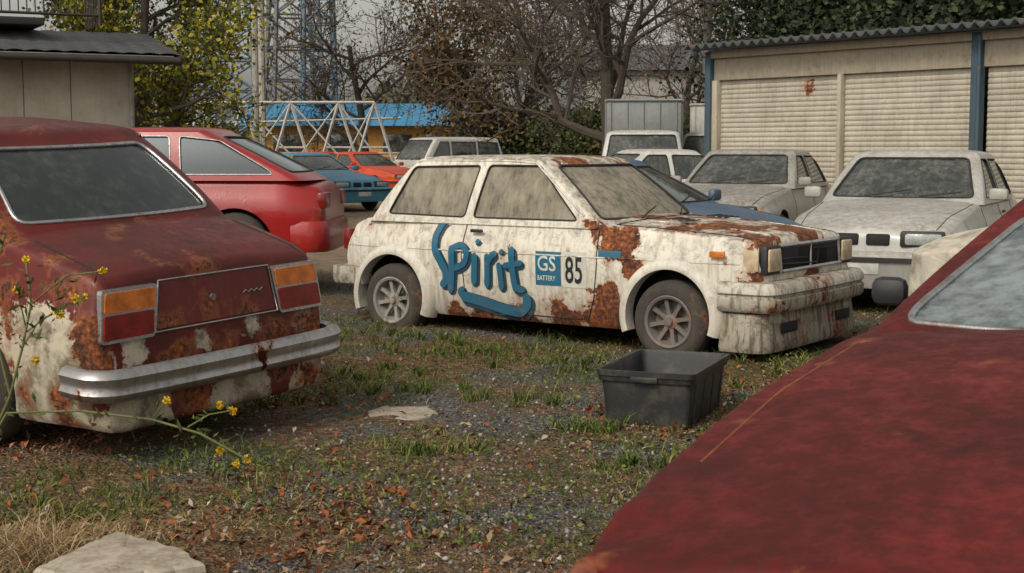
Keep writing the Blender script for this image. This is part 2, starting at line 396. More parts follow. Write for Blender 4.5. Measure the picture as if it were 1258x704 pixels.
def gh_ring(xf,xr,hw,rc,bf,br):
    p=[]
    for y in np.linspace(-(hw-rc),hw-rc,11): p.append((xf,y))
    for a in (22,45,68): p.append((xf-rc+rc*math.cos(R(a)),hw-rc+rc*math.sin(R(a))))
    for x in np.linspace(xf-rc,xr+rc,16): p.append((x,hw))
    for a in (112,135,158): p.append((xr+rc+rc*math.cos(R(a)),hw-rc+rc*math.sin(R(a))))
    for y in np.linspace(hw-rc,-(hw-rc),11): p.append((xr,y))
    for a in (202,225,248): p.append((xr+rc+rc*math.cos(R(a)),-(hw-rc)+rc*math.sin(R(a))))
    for x in np.linspace(xr+rc,xf-rc,16): p.append((x,-hw))
    for a in (292,315,338): p.append((xf-rc+rc*math.cos(R(a)),-(hw-rc)+rc*math.sin(R(a))))
    mid=(xf+xr)/2; o=[]
    k=min(1.,(xf-xr)/1.0)
    for x,y in p:
        if x>mid: x-=k*bf*(y/hw)**2*((x-mid)/(xf-mid))**3
        else: x+=k*br*(y/hw)**2*((x-mid)/(xr-mid))**3
        o.append((x,y))
    return o
def gh_levels(g,ins):
    L=[]
    for t in np.linspace(-.06,1,8):
        z=g['z0']+(g['zg']-g['z0'])*t; b=4*max(t,0)*(1-t)
        xf=g['xf0']+(g['xf1']-g['xf0'])*t+.02*b-ins; xr=g['xr0']+(g['xr1']-g['xr0'])*t-g.get('rb',.02)*b+ins
        hw=g['hw0']+(g['hw1']-g['hw0'])*t+.012*b-ins
        L.append((z,xf,xr,hw,max(g.get('rc',.07)-ins,.03)))
    half=(g['xf1']-g['xr1'])/2-.17; hy=g['hw1']-.16
    for i,f in ((.05,.28),(.13,.52),(.3,.77),(.6,.94),(1.,1.)):
        L.append((g['zg']+g['crown']*f-ins,g['xf1']-ins-i*half,g['xr1']+ins+i*half,g['hw1']-ins-i*hy,.05))
    return L
def gh_mesh(g,ins,hollow=0):
    V=[];F=[]
    def shell(i,flip):
        L=gh_levels(g,i); n0=len(V); nr=0
        for z,xf,xr,hw,rc in L:
            ring=gh_ring(xf,xr,hw,rc,g['bf'],g['br']); nr=len(ring)
            for x,y in ring: V.append((x,y,z))
        for l in range(len(L)-1):
            for k in range(nr):
                f=(n0+l*nr+k,n0+l*nr+(k+1)%nr,n0+(l+1)*nr+(k+1)%nr,n0+(l+1)*nr+k)
                F.append(f[::-1] if flip else f)
        top=tuple(n0+(len(L)-1)*nr+k for k in range(nr)); F.append(top[::-1] if flip else top)
        return n0,nr
    a,nr=shell(ins,False)
    if hollow:
        b,_=shell(ins+hollow,True)
        for k in range(nr): F.append((a+(k+1)%nr,a+k,b+k,b+(k+1)%nr))
    return V,F
def roundpoly(P,r,n=4):
    o=[];m=len(P)
    for i in range(m):
        p=Vector(P[i]);a=Vector(P[i-1]);b=Vector(P[(i+1)%m])
        da=(a-p);db=(b-p); rr=min(r,da.length*.4,db.length*.4); A=p+da.normalized()*rr;B=p+db.normalized()*rr
        for k in range(n+1):
            t=k/n; o.append(tuple(A*(1-t)**2+p*2*t*(1-t)+B*t*t))
    return o
def prism(poly,axis,a,b):
    n=len(poly);V=[]
    for s in (a,b):
        for p in poly:
            V.append((p[0],s,p[1]) if axis=='y' else ((s,p[0],p[1]) if axis=='x' else (p[0],p[1],s)))
    F=[tuple(range(n))[::-1],tuple(range(n,2*n))]+[(k,(k+1)%n,n+(k+1)%n,n+k) for k in range(n)]
    return V,F
def join_geo(L):
    V=[];F=[]
    for v,f in L:
        n=len(V);V+=[tuple(q) for q in v];F+=[tuple(i+n for i in q) for q in f]
    return V,F
def fixn(o):
    bm=bmesh.new(); bm.from_mesh(o.data); bmesh.ops.recalc_face_normals(bm,faces=bm.faces); bm.to_mesh(o.data); bm.free()
def cutwith(o,geos,mat,e):
    for i,gm_ in enumerate(geos):
        cv,cf=join_geo(gm_ if isinstance(gm_,list) else [gm_]); c=mobj('cut',cv,cf,mat,None); fixn(c); c.parent=e; boolean(o,c,e.name+o.name+str(i))
def densify(pts,step,cyc=False):
    o=[]; P=list(pts)+([pts[0]] if cyc else [])
    for a,b in zip(P[:-1],P[1:]):
        a=Vector(a);b=Vector(b); n=max(1,int((b-a).length/step))
        for k in range(n): o.append(tuple(a+(b-a)*k/n))
    if not cyc:o.append(tuple(P[-1]))
    return o
def proj(bvh,p,ax,off=0.):
    if ax=='y-': o=(p[0],-4,p[1]);d=(0,1,0)
    elif ax=='y+': o=(p[0],4,p[1]);d=(0,-1,0)
    elif ax=='z': o=(p[0],p[1],4);d=(0,0,-1)
    elif ax=='x+': o=(6,p[0],p[1]);d=(-1,0,0)
    else: o=(-6,p[0],p[1]);d=(1,0,0)
    h=bvh.ray_cast(Vector(o),Vector(d))
    if h[0] is None: return None
    return h[0]-Vector(d)*off
def line_on(name,bvh,pts,ax,r,mat,par,cyc=False,off=0.):
    q=[proj(bvh,p,ax,off) for p in densify(pts,.03,cyc)]
    q=[p for p in q if p is not None]
    if len(q)>1: return tube(name,q,r,mat,par,cyc)
def ribbon(name,bvh,pts,w,ax,mat,par,off):
    P=densify(pts,.015); V=[];F=[]
    m=len(P)
    Q=[Vector(p) for p in P]
    for _ in range(3): Q=[Q[0]]+[(Q[i-1]+Q[i]*2+Q[i+1])/4 for i in range(1,m-1)]+[Q[-1]]
    for i in range(m):
        t=(Q[min(i+1,m-1)]-Q[max(i-1,0)]).normalized(); n=Vector((-t.y,t.x))
        e=1.
        d0=min(i,m-1-i)*.015
        if d0<w/2: e=math.sqrt(max(.1,1-(1-d0/(w/2))**2))
        for s in (-1,0,1):
            h=proj(bvh,Q[i]+n*(s*w/2*e),ax,off)
            V.append(tuple(h) if h is not None else (Q[i].x,0,Q[i].y))
    for i in range(m-1):
        for k in range(2): F.append((i*3+k,i*3+k+1,(i+1)*3+k+1,(i+1)*3+k))
    return mobj(name,V,F,mat,par)
def sweep(name,path,prof,mat,par,sm=40,center=(0,0)):
    n=len(path);m=len(prof);V=[];F=[]
    for i in range(n):
        a=Vector(path[max(i-1,0)]);b=Vector(path[min(i+1,n-1)]); t=(b-a).normalized(); nn=Vector((t.y,-t.x))
        if nn.dot(Vector(path[i])-Vector(center))<0: nn=-nn
        for o,z in prof: V.append((path[i][0]+nn.x*o,path[i][1]+nn.y*o,z))
    for i in range(n-1):
        for k in range(m): F.append((i*m+k,i*m+(k+1)%m,(i+1)*m+(k+1)%m,(i+1)*m+k))
    F.append(tuple(range(m)));F.append(tuple((n-1)*m+k for k in range(m)))
    o=mobj(name,V,F,mat,par); fixn(o); smooth(o,sm); return o
def ublade(xe,W,side,rc=.10,s=1):
    p=[(xe-s*side,-W)]
    for a in np.linspace(0,90,6): p.append((xe-s*rc+s*rc*math.sin(R(a)),-W+rc-rc*math.cos(R(a))))
    for y in np.linspace(-W+rc,W-rc,9)[1:-1]: p.append((xe+s*.02*(1-(y/W)**2),y))
    for a in np.linspace(90,0,6): p.append((xe-s*rc+s*rc*math.sin(R(a)),W-rc+rc*math.cos(R(a))))
    p.append((xe-s*side,W)); return p
def lathe(name,prof,mat,par,loc,n=36,sm=35):
    V=[];F=[];m=len(prof)
    for i in range(n):
        a=6.2832*i/n
        for r,y in prof: V.append((r*math.cos(a),y,r*math.sin(a)))
    for i in range(n):
        for k in range(m-1): F.append((i*m+k,((i+1)%n)*m+k,((i+1)%n)*m+k+1,i*m+k+1))
    o=mobj(name,V,F,mat,par); fixn(o); smooth(o,sm); o.location=loc; return o
def wheel(par,x,y,Rw,w,rim_r,mat,spokes,tag,wide=.03,z=None):
    sg=1 if y>0 else -1; z=Rw if z is None else z
    h=w/2
    lathe('tyre_'+tag,[(rim_r,-h+.02),(rim_r+.015,-h),(rim_r+.05,-h-.006),(Rw-.035,-h),(Rw-.006,-h+.03),(Rw,-h+.05),(Rw,h-.05),(Rw-.006,h-.03),(Rw-.035,h),(rim_r+.05,h+.006),(rim_r+.015,h),(rim_r,h-.02),(rim_r,-h+.02)],M['tyre'],par,(x,y,z))
    lathe('rim_'+tag,[(rim_r+.012,sg*(h+.002)),(rim_r+.004,sg*(h+.008)),(rim_r-.012,sg*(h)),(rim_r-.02,sg*(h-.04)),(rim_r-.03,sg*(h-.08)),(.0,sg*(h-.1))],mat,par,(x,y,z))
    lathe('hub_'+tag,[(.055,sg*(h-.09)),(.05,sg*(h-.03)),(.028,sg*(h-.022)),(.026,sg*(h-.008)),(0,sg*(h-.005))],mat,par,(x,y,z),20)
    V=[];F=[]
    for k in range(spokes):
        a=6.2832*k/spokes+.2
        for (r,ww,yy) in ((.03,wide*1.2,h-.035),(rim_r*.5,wide*.75,h-.03),(rim_r-.01,wide,h-.022)):
            for s in (-1,1):
                for dy in (0,-.03):
                    V.append((r*math.cos(a)-s*ww/2*math.sin(a),sg*(yy+dy),r*math.sin(a)+s*ww/2*math.cos(a)))
        n=len(V)-12
        for q in (0,4): F+= [(n+q,n+q+2,n+q+6,n+q+4),(n+q+1,n+q+5,n+q+7,n+q+3),(n+q,n+q+4,n+q+5,n+q+1),(n+q+2,n+q+3,n+q+7,n+q+6)]
    o=mobj('spokes_'+tag,V,F,mat,par,loc=(x,y,z)); fixn(o)
def build_car(name,loc,ang,P,rx=0,ry=0):
    e=empty(name,(loc[0],loc[1],loc[2] if len(loc)>2 else gz(loc[0],loc[1])),R(ang),rx,ry)
    pm=P['paint']; V,F=body_mesh(P); bvh=BVHTree.FromPolygons(V,F)
    o=mobj('body',V,F,[pm,M['dark']],e); fixn(o)
    cut=[];Wm=max(v[1] for v in V)
    for xw in P['xw']:
        n=40;Ra=P['Ra']
        for sg in (1,-1):
            pl=[(xw+Ra*math.cos(6.2832*k/n+.03),P.get('Rz',.29)+Ra*math.sin(6.2832*k/n+.03)) for k in range(n)]
            a,b=sorted((sg*(Wm-.26),sg*1.3)); cut.append(prism(pl,'y',a,b))
    g=P['gh']
    cav=[(g['xr0']+.22,-g['hw0']+.1),(g['xf0']-.22,-g['hw0']+.1),(g['xf0']-.22,g['hw0']-.1),(g['xr0']+.22,g['hw0']-.1)]
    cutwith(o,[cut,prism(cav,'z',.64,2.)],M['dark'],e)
    if 'dent' in P:
        for v in o.data.vertices: v.co=P['dent'](*v.co)
    smooth(o,32)
    out={'e':e,'bvh':bvh,'body':o}
    V,F=gh_mesh(g,0,.03); gb=BVHTree.FromPolygons(V,F); out['gb']=gb
    so=mobj('roof_and_pillars',V,F,[g.get('paint',pm),M['blacktrim']],e); fixn(so)
    xm=(g['xf1']+g['xr1'])/2
    a=g.get('pw',.085);wf=roundpoly([(-g['hw0']+a,g['z0']+.035),(g['hw0']-a,g['z0']+.035),(g['hw1']-a+.01,g['zg']-.03),(-g['hw1']+a-.01,g['zg']-.03)],.05)
    wr=roundpoly([(-g['hw0']+a+.02,g['z0']+g.get('rw0',.05)),(g['hw0']-a-.02,g['z0']+g.get('rw0',.05)),(g['hw1']-a,g['zg']-.04),(-g['hw1']+a,g['zg']-.04)],.06)
    cutwith(so,[[prism(roundpoly(pl,.035),'y',-1.5,1.5) for pl in P['sw']],prism(wf,'x',xm+.05,4),prism(wr,'x',-4,xm-.05)],M['blacktrim'],e); smooth(so,32)
    V,F=gh_mesh(g,.013); go=mobj('window_glass',V,F,P['glass'],e); smooth(go,40)
    tm=P.get('wtrim',M['rubber']); tr=P.get('wtr',.008)
    line_on('windscreen_seal',gb,wf,'x+',tr*1.2,tm,e,True); line_on('rear_window_seal',gb,wr,'x-',tr*1.2,tm,e,True)
    for pl in P['sw']:
        for ax in ('y-','y+'): line_on('side_window_seal',gb,roundpoly(pl,.035),ax,tr*.8,P.get('strim',M['rubber']),e,True)
    if P.get('gutter',True):
        for ax in ('y-','y+'):
            zz=g['zg']+.004; bf=g['bf']+.05; line_on('gutter',gb,[(g['xf0']-bf-.06,g['z0']+.06),(g['xf1']-bf,zz-.015),(g['xf1']-bf-.25,zz-.002),(g['xr1']+.15,zz-.002),(g['xr1']+.06,zz-.02)],ax,.009,P.get('gutmat',pm),e)
    low=g['zg']<1.26
    sx0=-.35 if low else -.15
    for xs_,sy in ((sx0,.34),(sx0,-.34)):
        rbox('seat_back',(xs_-.12,sy,.86-(.06 if low else 0)),(.12,.46,.46),M['inner'],e,.05,(0,R(-14),0)); rbox('headrest',(xs_-.22,sy,1.12-(.08 if low else 0)),(.09,.24,.12),M['inner'],e,.04)
    rbox('rear_seat',(max(g['xr0']+.4,-1.0),0,.85),(.14,1.1,.36),M['inner'],e,.05,(0,R(-18),0))
    rbox('dashboard',(g['xf0']-.36,0,.86),(.3,1.1,.12),M['inner'],e,.04)
    sx=g['xf0']-(.85 if low else .6); sz=.88 if low else .98; rr_=.12 if low else .16
    st=[(sx+.06*math.sin(a),-.34+.17*math.cos(a),sz+rr_*math.sin(a)) for a in np.linspace(0,6.28,20)[:-1]]
    tube('steering_wheel',st,.013,M['blacktrim'],e,True)
    for i,xw in enumerate(P['xw']):
        for sg in (1,-1):
            wheel(e,xw,sg*(Wm-P.get('win',.10)),P['Rw'],P.get('tw',.17),P.get('rr',.17),P['rims'][i],P.get('sp',8),('front' if xw>0 else 'rear')+('_l' if sg>0 else '_r'),P.get('spw',.03),P.get('wz'))
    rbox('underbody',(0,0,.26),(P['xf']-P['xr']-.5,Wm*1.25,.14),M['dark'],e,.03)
    return out
def seamset(c,par,sides,mat=None,r=.004):
    for i,pl in enumerate(sides):
        for ax in ('y-','y+'): line_on('door_seam',c['bvh'],pl,ax,r,mat or M['dark'],c['e'])

# ------------------------------------------------------------------ 1. white rusty hatchback
cw=paint('paint_white_rusty',(.66,.62,.53),rust=.0,dirt=.68,dcol=(.12,.088,.055),rough=.5,updirt=.85,streak=.65,fade=.15,thr=.665,nsc=5.5,mould=.45,coat=.05,
  spots=[(.80,-.78,.76,.25,.50),(.92,-.78,.58,.17,.44),(.72,-.78,.40,.17,.34),(.60,-.78,.86,.20,.28),(.7,-.78,.20,.32,.46),(.35,-.78,.15,.28,.40),(.0,-.78,.14,.28,.40),(-.35,-.78,.14,.26,.38),(-.6,-.78,.15,.2,.34),(.1,-.78,.3,.2,.12),
  (1.35,-.3,.87,.5,.29),(1.0,.25,.9,.5,.28),(1.72,.1,.83,.45,.32),(.75,-.2,.9,.4,.28),(1.75,-.55,.8,.3,.26),(1.3,.5,.87,.4,.26),(1.1,-.6,.88,.3,.24),(.15,-.3,1.35,.3,.34),(-.1,.2,1.37,.4,.28),(.2,.35,1.33,.3,.28),(-.5,0,1.37,.4,.18),(1.85,.0,.55,.5,.24),(1.8,-.7,.5,.25,.24),(-.95,-.3,1.33,.25,.24),(.55,-.76,.85,.1,.2),(-.52,-.77,.3,.14,.2),(-1.55,-.72,.35,.25,.22),(-1.4,-.7,.85,.2,.16)])
Pc=dict(xf=1.86,xr=-1.76,re=.06,r=.05,zc=.62,paint=cw,glass=M['glass_dusty'],
  zt=[(-1.76,.84),(-1.5,.90),(.6,.915),(1.2,.885),(1.86,.82)],zs=[(-1.76,.80),(-1.5,.86),(.6,.865),(1.2,.84),(1.86,.785)],
  W=[(-1.76,.71),(-1.45,.76),(-.8,.785),(.8,.785),(1.5,.77),(1.86,.735)],zb=[(-1.76,.30),(-1.2,.22),(-.8,.14),(.8,.14),(1.2,.2),(1.86,.22)],
  xw=(1.2,-1.2),Ra=.325,Rz=.27,Rw=.278,rr=.168,tw=.18,win=.075,wz=.235,rims=[M['rim_grey'],M['rim_silver']],sp=8,spw=.032,
  gh=dict(z0=.86,zg=1.295,crown=.045,xf0=.70,xf1=.16,xr0=-1.52,xr1=-1.18,hw0=.735,hw1=.60,bf=.10,br=.06,rc=.07,rw0=.06),
  sw=[[(.44,.885),(-.47,.885),(-.40,1.265),(.05,1.265)],[(-.55,.885),(-1.28,.895),(-1.10,1.25),(-.48,1.262)]],
  warp=lambda x,y,z:(x+(-.05*(z-.5)/.3*max(0,(x-1.6)/.26) if x>1.6 else 0)+(.07*max(0,(z-.55)/.3)*min(1,(-1.55-x)/.2) if x<-1.55 else 0),y,z))
ang=math.degrees(math.atan2(-.576,.816))
c=build_car('hatchback_car',(.52,10.78,-.01),ang,Pc); e=c['e'];b=c['bvh']
seamset(c,e,[[(.62,.86),(.63,.6),(.60,.35),(.55,.2),(-.42,.2),(-.52,.35),(-.54,.6),(-.52,.86)]],r=.0045)
for ax in('y-','y+'):
    line_on('side_crease',b,[(-1.7,.64),(1.7,.64)],ax,.006,cw,e)
line_on('hood_seam',b,[(.72,-.66),(1.3,-.655),(1.80,-.60)],'z',.005,M['dark'],e); line_on('hood_seam',b,[(.72,.66),(1.3,.655),(1.80,.60)],'z',.005,M['dark'],e)
line_on('cowl_seam',b,[(.72,-.66),(.80,-.3),(.82,0),(.80,.3),(.72,.66)],'z',.006,M['dark'],e)
line_on('hood_crease',b,[(.85,-.42),(1.8,-.38)],'z',.006,cw,e);line_on('hood_crease',b,[(.85,.42),(1.8,.38)],'z',.006,cw,e)
for sg in(1,-1):
    for k in range(4): rbox('hood_vent',(1.0+k*.045,sg*.3-.05,.905-.004*k),(.02,.22,.006),M['dark'],e,.002)
def flare(e,xw,R0,zc,W,out,mat,tag,sg,a0=-8,a1=188,wd=.06):
    V=[];F=[];prof=[(R0-.004,W-.05),(R0-.004,W+out),(R0+.012,W+out+.004),(R0+wd*.6,W+out*.9),(R0+wd,W+.002),(R0+wd+.004,W-.05)]
    m=len(prof);A=np.linspace(a0,a1,40)
    for a in A:
        for r,y in prof: V.append((xw+r*math.cos(R(a)),sg*y,zc+r*math.sin(R(a))))
    for i in range(len(A)-1):
        for k in range(m-1): F.append((i*m+k,i*m+k+1,(i+1)*m+k+1,(i+1)*m+k))
    F.append(tuple(range(m)));F.append(tuple((len(A)-1)*m+k for k in range(m)))
    o=mobj('wheel_flare_'+tag,V,F,mat,e);fixn(o);smooth(o,50)
flm=paint('flare_white',(.62,.59,.51),dirt=.45,dcol=(.14,.11,.075),rough=.55,updirt=.3,rust=-.04,streak=.5,coat=0,mould=.3)
for i,xw in enumerate((1.2,-1.2)):
    for sg in(1,-1): flare(e,xw,.322,.27,.765,.055,flm,'%d%d'%(i,sg),sg,a0=(-18 if xw>0 else -22),a1=200,wd=.075)
rbox('grille_recess',(1.83,0,.665),(.05,.98,.17),M['dark'],e,.01)
beams('grille_frame',[((1.875,-.49,.585),(1.875,.49,.585),.012),((1.855,-.49,.75),(1.855,.49,.75),.014),((1.868,-.49,.58),(1.85,-.49,.75),.012),((1.868,.49,.58),(1.85,.49,.75),.012),((1.86,0,.585),(1.85,.02,.75),.008)],M['chrome'],e)
beams('grille_slats',[((1.862,-.47,.63),(1.862,.1,.612),.006),((1.858,-.47,.665),(1.858,-.05,.655),.006),((1.855,.05,.71),(1.855,.47,.70),.006),((1.85,.12,.60),(1.85,.16,.74),.01),((1.85,-.2,.60),(1.85,-.3,.72),.008)],M['inner'],e)
rbox('radiator',(1.84,.05,.66),(.03,.5,.14),M['inner'],e,.004)
for sg in(1,-1):
    rbox('headlamp_bezel',(1.84,sg*.605,.665),(.06,.22,.19),M['blacktrim'],e,.012)
    rbox('headlamp',(1.862,sg*.605,.665),(.045,.18,.15),M['lamp'],e,.015)
    rbox('corner_lamp',(1.77,sg*.735,.665),(.11,.02,.14),M['lamp'],e,.008)
    rbox('side_marker',(1.55,sg*.782,.70),(.11,.02,.04),M['amber'],e,.006)
wb=paint('bumper_white',(.50,.475,.40),dirt=.85,dcol=(.10,.075,.045),rough=.6,updirt=.6,rust=.02,streak=.9,mould=.6,coat=0,spots=[(1.93,0,.5,.5,.12),(1.9,.3,.2,.3,.18),(1.9,-.6,.3,.2,.14)])
sweep('front_bumper',ublade(1.93,.78,.36,.09),[(-.10,.345),(.015,.335),(.035,.36),(.04,.42),(.022,.432),(.022,.445),(.04,.455),(.035,.49),(.01,.525),(-.10,.53)],wb,e)
sweep('front_spoiler',ublade(1.88,.77,.30,.09),[(-.08,.08),(.02,.07),(.035,.10),(.015,.20),(.0,.32),(-.08,.32)],wb,e)
for yy in (-.45,.45): rbox('spoiler_vent',(1.915,yy,.22),(.02,.24,.07),M['dark'],e,.01)
sweep('rear_bumper',ublade(-1.83,.77,.34,.09,-1),[(-.08,.34),(.02,.34),(.035,.37),(.03,.47),(-.08,.48)],wb,e)
for sg in(1,-1):
    rbox('tail_lamp',(-1.74,sg*.6,.68),(.06,.2,.16),M['red_lens'],e,.01)
    rbox('door_handle',(-.40,sg*.782,.79),(.11,.02,.025),M['blacktrim'],e,.008)
rbox('hatch_handle',(-1.76,0,.7),(.03,.4,.08),M['blacktrim'],e,.01)
tube('wiper_a',[(.80,-.45,.905),(.70,-.2,.935),(.62,.05,.965)],.006,M['blacktrim'],e); tube('wiper_b',[(.80,.1,.915),(.70,.3,.94),(.60,.5,.965)],.006,M['blacktrim'],e)
def LX(p): return ((p[0]-590)/135-.375,1.38-(p[1]-182)/168)
st=[([(566,262),(552,262),(540,272),(534,288),(534,304),(541,318),(548,332),(548,346),(541,352)],.060),
 ([(556,300),(556,330),(553,360)],.058),([(556,304),(568,298),(576,308),(572,322),(558,330)],.05),
 ([(585,308),(584,330),(583,348)],.055),([(587,291),(588,297)],.058),
 ([(600,308),(600,330),(599,350)],.05),([(600,320),(606,309),(612,307)],.05),
 ([(614,318),(616,336),(617,352)],.05),([(617,302),(618,307)],.055),
 ([(629,298),(630,325),(633,348),(645,350)],.055),([(619,322),(643,317)],.045),
 ([(566,362),(590,367),(615,374),(638,378),(647,368),(646,354)],.078),([(566,362),(564,356),(572,352)],.04)]
for i,(p,w) in enumerate(st):
    q=[LX(a) for a in p]
    ribbon('lettering_shadow',b,[(a+.012,z-.016) for a,z in q],w*1.4,'y-',M['blue_dk'],e,.0025+i*.0004)
for i,(p,w) in enumerate(st):
    ribbon('lettering',b,[LX(a) for a in p],w*.95,'y-',M['blue'],e,.009+i*.0004)
def text_on(bvh,body,s,x,z,size,mat,par,ax='y-',off=.006,sx=1.):
    cu=bpy.data.curves.new('t','FONT'); cu.body=s; cu.size=size; cu.resolution_u=3; cu.offset=size*.012
    o=bpy.data.objects.new('t',cu); link(o); bpy.context.view_layer.update()
    me=bpy.data.meshes.new_from_object(o.evaluated_get(bpy.context.evaluated_depsgraph_get())); bpy.data.objects.remove(o)
    for v in me.vertices:
        h=proj(bvh,(x+v.co.x*sx,z+v.co.y),ax,off)
        if h is not None: v.co=h
    me.materials.clear(); me.materials.append(mat); oo=bpy.data.objects.new('decal_text',me); link(oo,par)
def patch(bvh,x0,x1,z0,z1,mat,par,off,ax='y-',name='decal'):
    V=[];F=[];n=6
    for i in range(n+1):
        for j in range(n+1): V.append(tuple(proj(bvh,(x0+(x1-x0)*i/n,z0+(z1-z0)*j/n),ax,off)))
    for i in range(n):
        for j in range(n): a=i*(n+1)+j; F.append((a,a+n+1,a+n+2,a+1))
    mobj(name,V,F,mat,par)
patch(b,.12,.335,.425,.665,M['blue'],e,.003); text_on(b,e,'GS',.135,.53,.15,M['white_dec'],e,sx=.9); text_on(b,e,'BATTERY',.135,.46,.05,M['white_dec'],e,sx=.75)
patch(b,.355,.545,.42,.67,M['white_dec'],e,.003); text_on(b,e,'85',.37,.455,.26,M['black_dec'],e,sx=.58)
patch(b,.64,.82,.645,.69,M['blue'],e,.003)

# ------------------------------------------------------------------ 2. red rusty sedan (rear quarter)
side=[(x,.80,z,.55,.66) for x in(-1.7,-1.2,-.7) for z in(.25,.45)]+[(-1.55,.80,.66,.30,.44),(-1.98,.5,.20,.40,.6),(-1.98,-.1,.18,.45,.58),(-1.98,-.6,.20,.40,.6),(-2,.5,.52,.24,.42),(-2,.1,.53,.2,.36),(-2,-.2,.53,.2,.40),(-2,-.55,.52,.2,.40),(-1.98,.64,.5,.16,.42)]
cr=paint('paint_red_rusty',(.105,.008,.006),dirt=.35,dcol=(.045,.022,.015),rough=.5,updirt=.35,streak=.3,fade=.45,coat=.12,thr=.66,mould=.4,spec=.35,
   patch=((.50,.45,.34),side),
   spots=[(-2,y,.45,.18,.34) for y in(-.68,-.36,.28,.70)]+[(-2,.0,.46,.18,.2),(-1.94,.76,.62,.22,.34),(-1.75,.78,.82,.28,.30),(-1.15,.78,.75,.34,.26),(-1.45,.79,.78,.25,.26),(-1.45,.79,.5,.3,.18),(-2,.70,.84,.14,.28),(-1.3,.68,1.0,.24,.26),(-1.95,.1,.86,.3,.14),(-2,-.66,.80,.16,.24),(-1.7,.5,.25,.4,.18),(-.9,.79,.55,.4,.2),(-1.98,.2,.30,.35,.2),(-1.98,-.5,.28,.35,.2),(-1.3,.0,.97,.5,.05)])
Ps=dict(xf=2.0,xr=-2.0,re=.04,r=.045,zc=.60,paint=cr,glass=M['glass_clean'],
  zt=[(-2.0,.875),(-1.4,1.0),(-1.2,1.015),(.7,.98),(1.4,.93),(2.0,.85)],zs=[(-2.0,.85),(-1.4,.965),(-1.2,.97),(.7,.94),(1.4,.89),(2.0,.81)],
  W=[(-2.0,.70),(-1.5,.75),(1.5,.77),(2.0,.72)],zb=[(-2.0,.18),(-1.5,.15),(1.5,.2),(2.0,.27)],tuck=[(-2,.045),(2,.06)],
  xw=(1.2,-1.12),Ra=.34,Rz=.27,Rw=.29,wz=.26,rims=[M['rim_silver']]*2,
  gh=dict(z0=.965,zg=1.365,crown=.055,xf0=.72,xf1=.15,xr0=-1.42,xr1=-.86,hw0=.69,hw1=.575,bf=.10,br=.09,rc=.08,rw0=.055,rb=.03),
  sw=[[(.42,.995),(-.50,.995),(-.48,1.325),(.02,1.325)],[(-.58,.995),(-1.03,.995),(-.80,1.31),(-.56,1.325)]],
  wtrim=M['chrome'],strim=M['chrome'],wtr=.009,gutmat=M['chrome'],
  warp=lambda x,y,z:(x+(.05*(z-.5)/.35*min(1,(-1.85-x)/.1) if x<-1.85 else 0),y,z))
h=(-.815,.58); ang=math.degrees(math.atan2(h[1],h[0]))
c=build_car('sedan_car',(-1.375+2.0*h[0],6.62+2.0*h[1],.135),ang,Ps,rx=R(-2.2),ry=R(-4.2)); e=c['e'];b=c['bvh']
line_on('trunk_seam',b,[(-1.45,-.60),(-1.95,-.60)],'z',.004,M['dark'],e);line_on('trunk_seam',b,[(-1.45,.60),(-1.95,.60)],'z',.004,M['dark'],e)
seamset(c,e,[[(.6,.9),(.62,.4),(.5,.25),(-.5,.25),(-.55,.9)]])
def rx(z): return -2.0+.05*(z-.5)/.35
def rearpanel(poly,name,mat,off,th=.02,rad=.02):
    pl=roundpoly(poly,rad); n=len(pl);V=[]
    for s in(0,th): 
        for y,z in pl: V.append((rx(z)-off-s,y,z))
    F=[tuple(range(n)),tuple(range(n,2*n))]+[(k,(k+1)%n,n+(k+1)%n,n+k) for k in range(n)]
    o=mobj(name,V,F,mat,e);fixn(o);return o
for sg in(1,-1):
    rearpanel([(sg*.35,.81),(sg*.655,.81),(sg*.685,.58),(sg*.39,.58)],'tail_lamp_frame',M['chrome'],-.012,.03)
    rearpanel([(sg*.37,.795),(sg*.640,.795),(sg*.655,.71),(sg*.382,.71)],'turn_lens',M['amber'],.013,.012,.012)
    rearpanel([(sg*.385,.70),(sg*.656,.70),(sg*.668,.596),(sg*.400,.596)],'brake_lens',M['red_lens'],.013,.012,.012)
garn=paint('garnish_red',(.13,.009,.008),dirt=.3,rough=.4,updirt=.2,rust=.0,spots=[(-2,.3,.60,.18,.28),(-2,-.2,.60,.18,.2),(-2,0,.6,.2,.14)],coat=.15)
rearpanel([(-.33,.81),(.33,.81),(.37,.605),(-.37,.605)],'rear_garnish',garn,-.008,.014)
tube('garnish_chrome',[(rx(z)-.009,y,z) for y,z in densify([(-.338,.818),(.338,.818),(.380,.594),(-.380,.594)],.1,True)],.0045,M['chrome'],e,True)
tube('badge',[(rx(.70)-.010,-.16-.018*k,.705+.012*(k%2)) for k in range(8)],.0035,M['chrome'],e)
lathe('boot_lock',[(.016,0),(.016,.012),(0,.012)],M['chrome'],e,(rx(.71)-.008,.03,.71),16).rotation_euler=(0,0,R(90))
sweep('rear_bumper',ublade(-2.08,.755,.22,.12,-1),[(-.03,.355),(.0,.34),(.03,.355),(.042,.38),(.03,.405),(.032,.425),(.042,.45),(.025,.475),(-.0,.485),(-.03,.475)],M['chrome'],e)
for yy in(-.4,.4): rbox('bumper_iron',(-2.03,yy,.41),(.14,.05,.05),M['inner'],e,.005)
rbox('front_bumper',(2.06,0,.44),(.08,1.55,.12),M['chrome'],e,.03)
for sg in(1,-1): rbox('headlamp',(2.0,sg*.55,.65),(.04,.3,.15),M['lampclear'],e,.03)
tube('exhaust_pipe',[(-2.08,.4,.20),(-1.6,.4,.22)],.022,M['inner'],e)

